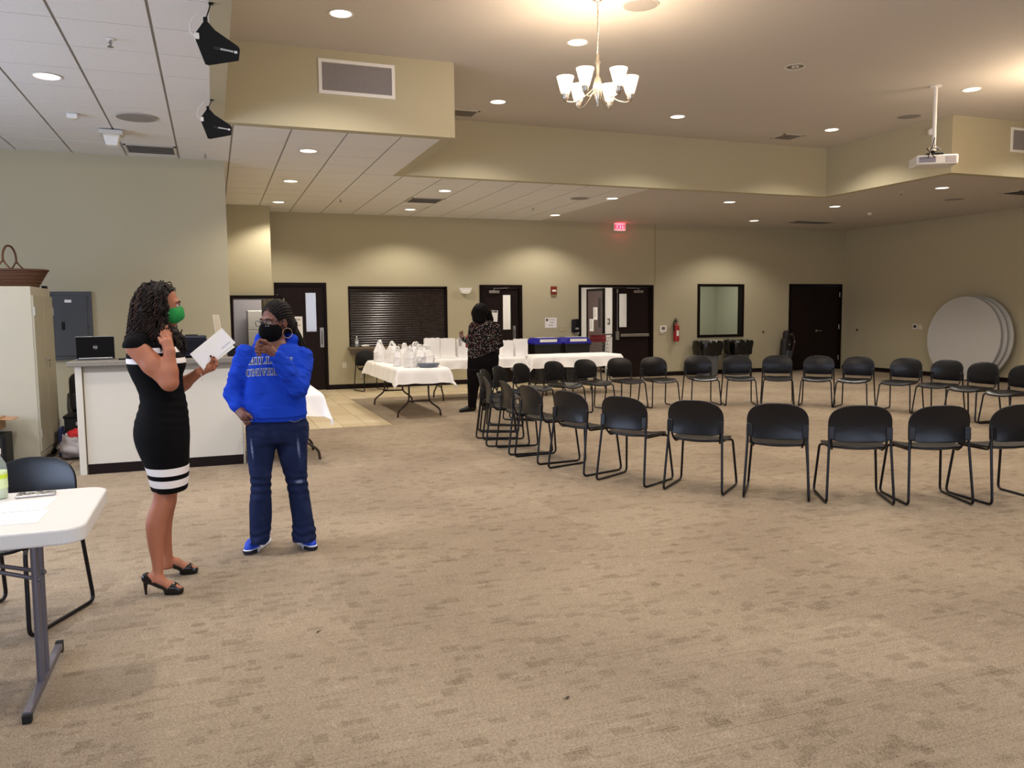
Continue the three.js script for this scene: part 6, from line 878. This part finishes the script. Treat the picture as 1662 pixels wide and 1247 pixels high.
  F([J(431, 557, -5.12), J(421, 553, -5.105), J(417, 558, -5.095), J(422, 561, -5.092)]); F([J(430, 562, -5.115), J(419, 559.5, -5.095), J(415.5, 564.5, -5.088), J(421, 567, -5.088)]); F([J(430, 567, -5.115), J(419, 566, -5.095), J(416, 570.5, -5.09), J(421, 572.5, -5.09)]); F([J(432, 572, -5.118), J(422, 572, -5.1), J(418.5, 576, -5.096), J(423, 577, -5.096)], 0.0085, 0.007); F([J(438, 560, -5.11), J(430, 554, -5.09), J(422, 552, -5.083)], 0.0115, 0.009);
  F([J(401, 678, -5.23), J(405, 686, -5.255), J(409, 695, -5.3)], 0.01, 0.009); F([J(400, 671, -5.225), J(405, 674, -5.2), J(409, 679, -5.195)], 0.0105, 0.0085);
  F([J(398.5, 680, -5.235), J(402, 688, -5.27), J(406, 697, -5.31)]); F([J(396, 680, -5.245), J(400, 689, -5.28), J(405, 697, -5.32)]); F([J(394, 679, -5.255), J(398, 687, -5.29), J(403, 694, -5.33)], 0.0085, 0.007);
  const inner = join([rc(J(447, 535, -5.37), J(447, 566, -5.37), 0.055, 0.062), rc(J(447, 575), J(447, 690), 0.1, 0.1), rc(sR, eR, 0.045, 0.038), rc(eR, wR, 0.036, 0.026), rc(sL, eL, 0.045, 0.038), rc(eL, wL, 0.036, 0.026), rc(J(424, 700), J(424, 785, -5.34), 0.07, 0.05), rc(J(424, 785, -5.34), J(420, 872, -5.37), 0.045, 0.035), rc(J(470, 700), J(483, 785, -5.34), 0.07, 0.045), rc(J(483, 785, -5.34), J(492, 868, -5.35), 0.042, 0.035)], 0.03), hf = join(hd, 0.006);
  part(P, 'body', nets((x, y, z) => smin(smin(inner(x, y, z), head(x, y, z), 0.03), hf(x, y, z), 0.01), [-0.3, 0.02, -0.24], [0.28, 1.66, 0.33], 0.0054), skin, 'brown skin at forehead and hands');
  eyesOn(P, hO, yaw, pitch, 0x1a0f0a);
  const onHead = (name, parent = P) => { const g = new THREE.Group(); g.name = name; g.position.copy(hO); g.rotation.set(pitch, yaw, 0, 'YXZ'); parent.add(g); return g; };
  const mg2 = part(P, 'face_mask', nets(placed(maskField, hO, yaw, pitch, 0, 1.1), [hO.x - 0.17, hO.y - 0.18, hO.z - 0.05], [hO.x + 0.1, hO.y + 0.05, hO.z + 0.16], 0.0035), Fab(0x0a090b, 0.9), 'black cloth face mask'); const loops = onHead('ear_loops'); part(loops, 'ear_loop', [tube([[0.062, -0.03, 0.015], [0.076, -0.012, -0.005], [0.083, -0.002, -0.022]], 0.002, 10, 5), tube([[0.058, -0.085, 0.01], [0.076, -0.055, -0.008], [0.083, -0.03, -0.022]], 0.002, 10, 5)], mat.black);
  const gl = onHead('glasses'), lensO = (s) => { const p = []; for (let k = 0; k < 28; k++) { const a = k / 28 * 2 * Math.PI, c = Math.cos(a), n = Math.sin(a); p.push(V(s * 0.034 + Math.sign(c) * Math.pow(Math.abs(c), 0.6) * 0.026, -0.002 + Math.sign(n) * Math.pow(Math.abs(n), 0.6) * 0.017, 0.108 - 0.1 * Math.abs(s * 0.034 + c * 0.026) * Math.abs(s * 0.034 + c * 0.026) * 6)); } return p; };
  for (const s of [-1, 1]) { part(gl, 'rim', tube(lensO(s), 0.0024, 56, 6, true), M(0x1a1414, 0.25)); part(gl, 'temple', sweep([V(s * 0.061, 0.006, 0.088), V(s * 0.077, 0.006, 0.04), V(s * 0.081, 0.002, -0.02), V(s * 0.082, -0.02, -0.03)], 0.0026, 6), M(0x1a1414, 0.25)); part(gl, 'lens', shell(lensO(s).map((p) => [p.x, p.y]), [s * 0.034, -0.002], 3, (u, v) => V(u, v, 0.107 - 0.6 * u * u), 0.0012), new THREE.MeshPhysicalMaterial({ color: 0xffffff, transmission: 1, thickness: 0, roughness: 0.02, ior: 1.5 })); } part(gl, 'bridge', tube([[-0.009, 0.003, 0.108], [0, 0.007, 0.112], [0.009, 0.003, 0.108]], 0.0024, 8, 6), M(0x1a1414, 0.25));
  const er = onHead('earrings'); part(er, 'hoop_earring', new THREE.TorusGeometry(0.031, 0.0018, 8, 36).rotateY(Math.PI / 2 - 0.5).translate(0.086, -0.075, -0.012), M(0xd9b98a, 0.2, { metalness: 0.9 }), 'large thin gold hoop earring');
  // hair drawn back, braids down behind the shoulder
  const hairDark = Fab(0x0d0808, 0.6, { specularIntensity: 0.4 }), hb = join([ell(V(0, 0.036, -0.03), 0.088, 0.103, 0.102), ell(V(0, -0.01, -0.075), 0.078, 0.08, 0.06)], 0.03), fc = (x, y, z) => { const c = ell(V(0, -0.03, 0.09), 0.082, 0.105, 0.085)(x, y, z), ear = ell(V(0.085, -0.03, 0.0), 0.03, 0.045, 0.035)(Math.abs(x), y, z); return smin(c, ear, 0.01); };
  const hairL = (x, y, z) => smax(hb(x, y, z) + 0.003 * Math.sin(Math.atan2(x, y + 0.02) * 46) + 0.003 * fbm(x * 40, y * 40, z * 40, 2), -fc(x, y, z), 0.01), hr = part(P, 'hair', nets(placed(hairL, hO, yaw, pitch), [hO.x - 0.16, hO.y - 0.14, hO.z - 0.16], [hO.x + 0.18, hO.y + 0.17, hO.z + 0.15], 0.0045), hairDark, 'black hair drawn back into braids');
  seed = 991; const bun = join([ell(J(466, 524, -5.43), 0.055, 0.06, 0.05), rc(J(470, 530, -5.44), J(482, 552, -5.44), 0.045, 0.03)], 0.03); part(hr, 'gathered_hair', nets((x, y, z) => bun(x, y, z) + 0.006 * fbm(x * 30, y * 20, z * 30, 2), [-0.1, 1.2, -0.25], [0.35, 1.62, 0.1], 0.006), hairDark);
  for (let k = 0; k < 18; k++) { const ex = rr(474, 497), ey = rr(550, 576), pts = [], a = J(rr(456, 472), rr(505, 525), -5.42 + rr(-0.03, 0.03)), m = J(rr(474, 486), rr(526, 540), -5.44 + rr(-0.03, 0.03)), b = J(ex, ey, -5.43 + rr(-0.02, 0.03)); const c = new THREE.QuadraticBezierCurve3(a, m, b); for (let i = 0; i <= 30; i++) pts.push(c.getPoint(i / 30)); part(hr, 'braid', sweep(pts, (t) => (0.0078 - 0.003 * t) * (1 + 0.22 * Math.sin(t * 90)), 6), k % 4 === 0 ? M(0x2b1a1e, 0.5) : hairDark); }
  // lettering that follows the chest
  const words = canvasTex(1024, 420, (g, w, h) => { g.clearRect(0, 0, w, h); g.fillStyle = '#1b3fb6'; g.fillRect(0, 0, w, h); g.textAlign = 'center'; g.lineJoin = 'round'; for (const [t, y, s, sq] of [['MILLIKIN', 165, 186, 960], ['UNIVERSITY', 385, 186, 1010]]) { g.font = 'bold ' + s + 'px serif'; g.strokeStyle = '#e3ebf7'; g.lineWidth = 9; g.strokeText(t, w / 2, y, sq - 20); g.fillStyle = '#0d1640'; g.fillText(t, w / 2, y, sq - 20); } });
  const alpha = canvasTex(1024, 420, (g, w, h) => { g.fillStyle = '#000'; g.fillRect(0, 0, w, h); g.textAlign = 'center'; g.lineJoin = 'round'; g.fillStyle = '#fff'; for (const [t, y, s, sq] of [['MILLIKIN', 165, 186, 960], ['UNIVERSITY', 385, 186, 1010]]) { g.font = 'bold ' + s + 'px serif'; g.strokeStyle = '#fff'; g.lineWidth = 9; g.strokeText(t, w / 2, y, sq - 20); g.fillText(t, w / 2, y, sq - 20); } }); alpha.colorSpace = THREE.NoColorSpace;
  const tf = (x, y, z) => { let d = torso(x, y, z); return d + 0.006 * fbm(x * 7 + 2, y * 9, z * 7, 2) * 0.15; }, nu = 44, nv = 16, pos = [], uv = [], idx = [], xa = J(396, 590).x, xb = J(476, 590).x, ya = J(440, 609).y, yb = J(440, 575).y;
  for (let j = 0; j <= nv; j++) for (let i = 0; i <= nu; i++) { const u = i / nu, v = j / nv, x = xa + (xb - xa) * u, y = ya + (yb - ya) * v - 0.012 * (2 * u - 1) * (2 * u - 1); let z = 0.3; for (let s = 0; s < 40; s++) { const q = tf(x, y, z); if (q < 0.0004 || z < 0) break; z -= q * 0.8; } pos.push(x, y, z + 0.004); uv.push(u, v); }
  for (let j = 0; j < nv; j++) for (let i = 0; i < nu; i++) { const a = j * (nu + 1) + i; idx.push(a, a + 1, a + nu + 1, a + 1, a + nu + 2, a + nu + 1); }
  const tg = new THREE.BufferGeometry(); tg.setAttribute('position', new THREE.Float32BufferAttribute(pos, 3)); tg.setAttribute('uv', new THREE.Float32BufferAttribute(uv, 2)); tg.setIndex(idx); tg.computeVertexNormals(); part(P, 'chest_lettering', tg, M(0xffffff, 0.8, { map: words, alphaMap: alpha, transparent: true, side: THREE.DoubleSide }), 'navy college letters outlined in white');
  // running shoes
  for (const [hx, hy, tx, ty] of [[431, 882, 405, 899], [484, 879, 512, 896]]) {
    const fl = (px, py) => { const d = rayOf(px, py), k = -CAM_H / d.y; return V(d.x * k, 0, d.z * k).sub(base); }, h = fl(hx, hy), t = fl(tx, ty), dir = t.clone().sub(h).normalize(), L = 0.25; const at2 = (s, y) => h.clone().addScaledVector(dir, s * L).setY(y), up = join([rc(at2(0.02, 0.07), at2(0.4, 0.075), 0.036, 0.036), rc(at2(0.4, 0.07), at2(0.8, 0.048), 0.038, 0.036), rc(at2(0.8, 0.047), at2(0.98, 0.04), 0.036, 0.03)], 0.03), soleF = join([rc(at2(0, 0.02), at2(0.45, 0.02), 0.038, 0.036), rc(at2(0.45, 0.02), at2(0.8, 0.02), 0.036, 0.044), rc(at2(0.8, 0.02), at2(1.0, 0.024), 0.044, 0.034)], 0.02);
    const mn = [Math.min(h.x, t.x) - 0.1, 0, Math.min(h.z, t.z) - 0.1], mx = [Math.max(h.x, t.x) + 0.12, 0.14, Math.max(h.z, t.z) + 0.14], so = part(P, 'shoe', nets((x, y, z) => smax(up(x, y, z), 0.03 - y, 0.004), mn, mx, 0.0045), M(0x1743c4, 0.6), 'bright blue running shoe');
    part(so, 'sole', nets((x, y, z) => smax(soleF(x, y, z), Math.max(y - 0.034, 0.002 - y), 0.004), mn, mx, 0.0045), M(0xe3e6ec, 0.55), 'white sole'); part(so, 'toe_guard', nets((x, y, z) => Math.max(smax(soleF(x, y, z) - 0.0025, Math.max(y - 0.03, 0.001 - y), 0.003), -((x - at2(0.86, 0).x) * dir.x + (z - at2(0.86, 0).z) * dir.z)), mn, mx, 0.0045), M(0x15182a, 0.6)); for (let k = 0; k < 4; k++) { const c = at2(0.45 + k * 0.08, 0.108 - k * 0.008), sd = V(-dir.z, 0, dir.x).multiplyScalar(0.022); part(so, 'lace', tube([c.clone().sub(sd).add(V(0, -0.008, 0)), c, c.clone().add(sd).add(V(0, -0.008, 0))], 0.003, 8, 5), M(0x12309a, 0.7)); }
  }
}
// ---- woman seen from behind at the bag tables
{
  const base = V(3.95, 0, -12.05), zc = -12.05, J = (px, py, z = zc) => atZ(px, py, z).sub(base), row = (py, a, b, z, rz) => { const p = J(a, py, z), q = J(b, py, z); return [(p.y + q.y) / 2, (p.x + q.x) / 2, p.z, (q.x - p.x) / 2, rz]; };
  const P = thing('person', 'woman seen from behind in a dark floral blouse and black trousers', 'person', [base.x, base.y, base.z]), skin = M(0x5d3a2c, 0.55);
  const torso = loft([[519, 773, 795, zc, 0.07], [523, 767, 803, zc, 0.1], [530, 762, 810, zc, 0.125], [545, 760.5, 813, zc, 0.145], [560, 760, 813, zc, 0.15], [575, 759.5, 811.5, zc, 0.155], [585, 759.5, 810, zc, 0.155]].map((r) => row(...r)), 0.02);
  const sL = J(768, 530, zc), eL = J(764, 556, -12.1), wL = J(753.5, 551, -12.28), sR = J(806, 532, zc), eR = J(811, 560, -12.08), wR = J(804, 562, -12.3), slv = join([rc(sL, eL, 0.065, 0.058), rc(eL, wL, 0.056, 0.045), rc(sR, eR, 0.065, 0.058), rc(eR, wR, 0.055, 0.045)], 0.03);
  const speck = dataTex(512, 512, (() => { const a = new Uint8Array(512 * 512); for (let k = 0; k < 1500; k++) { const x = rnd() * 512, y = rnd() * 512, r = rr(1.8, 5), t = rnd() < 0.25 ? 2 : rnd() < 0.4 ? 3 : 1; for (let j = -5; j <= 5; j++) for (let i = -5; i <= 5; i++) if (i * i + j * j < r * r * (0.6 + 0.5 * Math.sin(Math.atan2(j, i) * 3 + k))) a[(((y + j) | 0) + 512) % 512 * 512 + (((x + i) | 0) + 512) % 512] = t; } return (x, y) => [[16, 13, 14], [196, 186, 178], [140, 72, 62], [112, 104, 98]][a[y * 512 + x]]; })());
  const tilt = (x, y) => J(785, 573).y + (x - 0.02) * 0.34;
  part(P, 'blouse', nets((x, y, z) => smax(smin(torso(x, y, z), slv(x, y, z), 0.03) + 0.008 * fbm(x * 8, y * 8, z * 8, 2), tilt(x, y) - 0.03 - y, 0.01), [-0.5, 0.75, -0.45], [0.5, 1.55, 0.3], 0.009, (x, y, z) => [(x + 0.5 * z) * 1.3, y * 1.3]), Fab(0xffffff, 0.9, { map: speck }), 'black blouse with a small white and red floral print');
  const hips = loft([[572, 760, 809, zc, 0.13], [585, 759, 809.5, zc, 0.16], [598, 759.5, 808, zc, 0.16], [612, 760, 806, zc, 0.13]].map((r) => row(...r)), 0.03), lg = (rows) => loft(rows.map((r) => row(...r)), 0.01), l1 = lg([[600, 759.5, 785, -12.0, 0.12], [620, 759, 779, -11.98, 0.1], [640, 759.5, 775, -11.97, 0.085], [661, 760, 772, -11.96, 0.075]]), l2 = lg([[600, 782, 808, -12.08, 0.12], [620, 779, 801, -12.1, 0.1], [640, 779, 797, -12.1, 0.085], [659, 781, 795, -12.1, 0.075]]);
  part(P, 'trousers', nets((x, y, z) => smin(hips(x, y, z), Math.min(l1(x, y, z), l2(x, y, z)), 0.03) + 0.006 * fbm(x * 7, y * 5, z * 7, 2), [-0.4, 0.02, -0.35], [0.4, 1.05, 0.35], 0.01), Fab(0x0d090a, 0.9), 'black trousers');
  const hO = J(780, 507, -12.06), yaw = Math.PI + 0.35, head = placed(headField, hO, yaw, 0.25, 0), hand = [rc(wL, J(749, 545, -12.36), 0.03, 0.03)]; finger(hand, [J(748.5, 543, -12.37), J(746.5, 540.5, -12.38), J(747, 544, -12.4)], 0.012, 0.01); finger(hand, [J(749.5, 546, -12.38), J(747.5, 546, -12.4), J(748, 549, -12.41)], 0.012, 0.01); finger(hand, [J(750, 541, -12.36), J(749, 539, -12.38), J(749.5, 541, -12.4)], 0.012, 0.01); finger(hand, [J(751, 547, -12.36), J(749.5, 549, -12.38), J(750.5, 551, -12.39)], 0.011, 0.009); finger(hand, [J(751, 541, -12.33), J(750, 538.5, -12.35), J(750.5, 537.5, -12.37)], 0.012, 0.01);
  const inner = join([rc(J(781, 515, -12.05), J(783, 528, -12.05), 0.055, 0.06), rc(J(785, 535), J(785, 580), 0.11, 0.11), rc(sL, eL, 0.045, 0.04), rc(eL, wL, 0.038, 0.03), rc(sR, eR, 0.045, 0.04), rc(eR, wR, 0.038, 0.03), rc(J(771, 600, -12), J(766, 660, -11.97), 0.07, 0.04), rc(J(793, 600, -12.08), J(788, 658, -12.1), 0.07, 0.04), ...hand], 0.02);
  part(P, 'body', nets((x, y, z) => smin(inner(x, y, z), head(x, y, z), 0.03), [-0.5, 0.03, -0.5], [0.4, 1.75, 0.3], 0.009), skin);
  const hb = join([ell(J(780.5, 504, -12.04), 0.118, 0.118, 0.115), rc(J(779, 506, -12.0), J(779, 517, -12.0), 0.115, 0.1), rc(J(792, 508, -12.06), J(796, 519, -12.06), 0.06, 0.05), rc(J(770, 508, -12.06), J(771, 518, -12.06), 0.05, 0.04)], 0.04); part(P, 'hair', nets((x, y, z) => Math.max(hb(x, y, z) + 0.008 * fbm(x * 25, y * 12, z * 25, 2), -(z + 0.12)), [-0.3, 1.3, -0.25], [0.35, 1.78, 0.25], 0.008), Fab(0x0a0707, 0.7), 'straight black shoulder-length hair');
  part(P, 'lanyard_cloth', nets(join([rc(J(760, 547, -12.2), J(758.5, 562, -12.22), 0.035, 0.03)], 0.01), [-0.45, 0.9, -0.35], [0, 1.35, 0.05], 0.01), M(0x8e2335, 0.7), 'dark red garment showing at the front');
  for (const [hx, hy, tx, ty] of [[769, 667, 748, 669.5], [793, 663, 785, 666]]) { const fl = (px, py) => { const d = rayOf(px, py), k = -CAM_H / d.y; return V(d.x * k, 0, d.z * k).sub(base); }, h = fl(hx, hy), t = fl(tx, ty), f = join([rc(h.clone().setY(0.05), h.clone().lerp(t, 0.5).setY(0.045), 0.045, 0.045), rc(h.clone().lerp(t, 0.5).setY(0.045), t.clone().setY(0.028), 0.045, 0.028)], 0.02), so = part(P, 'shoe', nets((x, y, z) => smax(f(x, y, z), 0.012 - y, 0.006), [Math.min(h.x, t.x) - 0.1, 0, Math.min(h.z, t.z) - 0.1], [Math.max(h.x, t.x) + 0.1, 0.14, Math.max(h.z, t.z) + 0.1], 0.007), M(0x0d0b0b, 0.45)); part(so, 'sole', nets((x, y, z) => smax(f(x, y, z) - 0.003, Math.max(y - 0.016, 0.001 - y), 0.003), [Math.min(h.x, t.x) - 0.1, 0, Math.min(h.z, t.z) - 0.1], [Math.max(h.x, t.x) + 0.1, 0.05, Math.max(h.z, t.z) + 0.1], 0.006), mat.rubber); }
  const c = J(747.5, 550, -12.42).add(base), cup = thing('paper_slip', 'white folded slip in the hand of the woman in floral blouse', 'paper', [c.x, c.y - 0.05, c.z], 0.5); part(cup, 'slip', rb(0.07, 0.14, 0.012, 0, 0.0, -0.02, 0.003), mat.paper);
}
scene.traverse((o) => { if (o.isMesh) { o.castShadow = true; o.receiveShadow = true; } if (o.isSpotLight || o.isPointLight) o.castShadow = true; });
renderer.render(scene, camera);
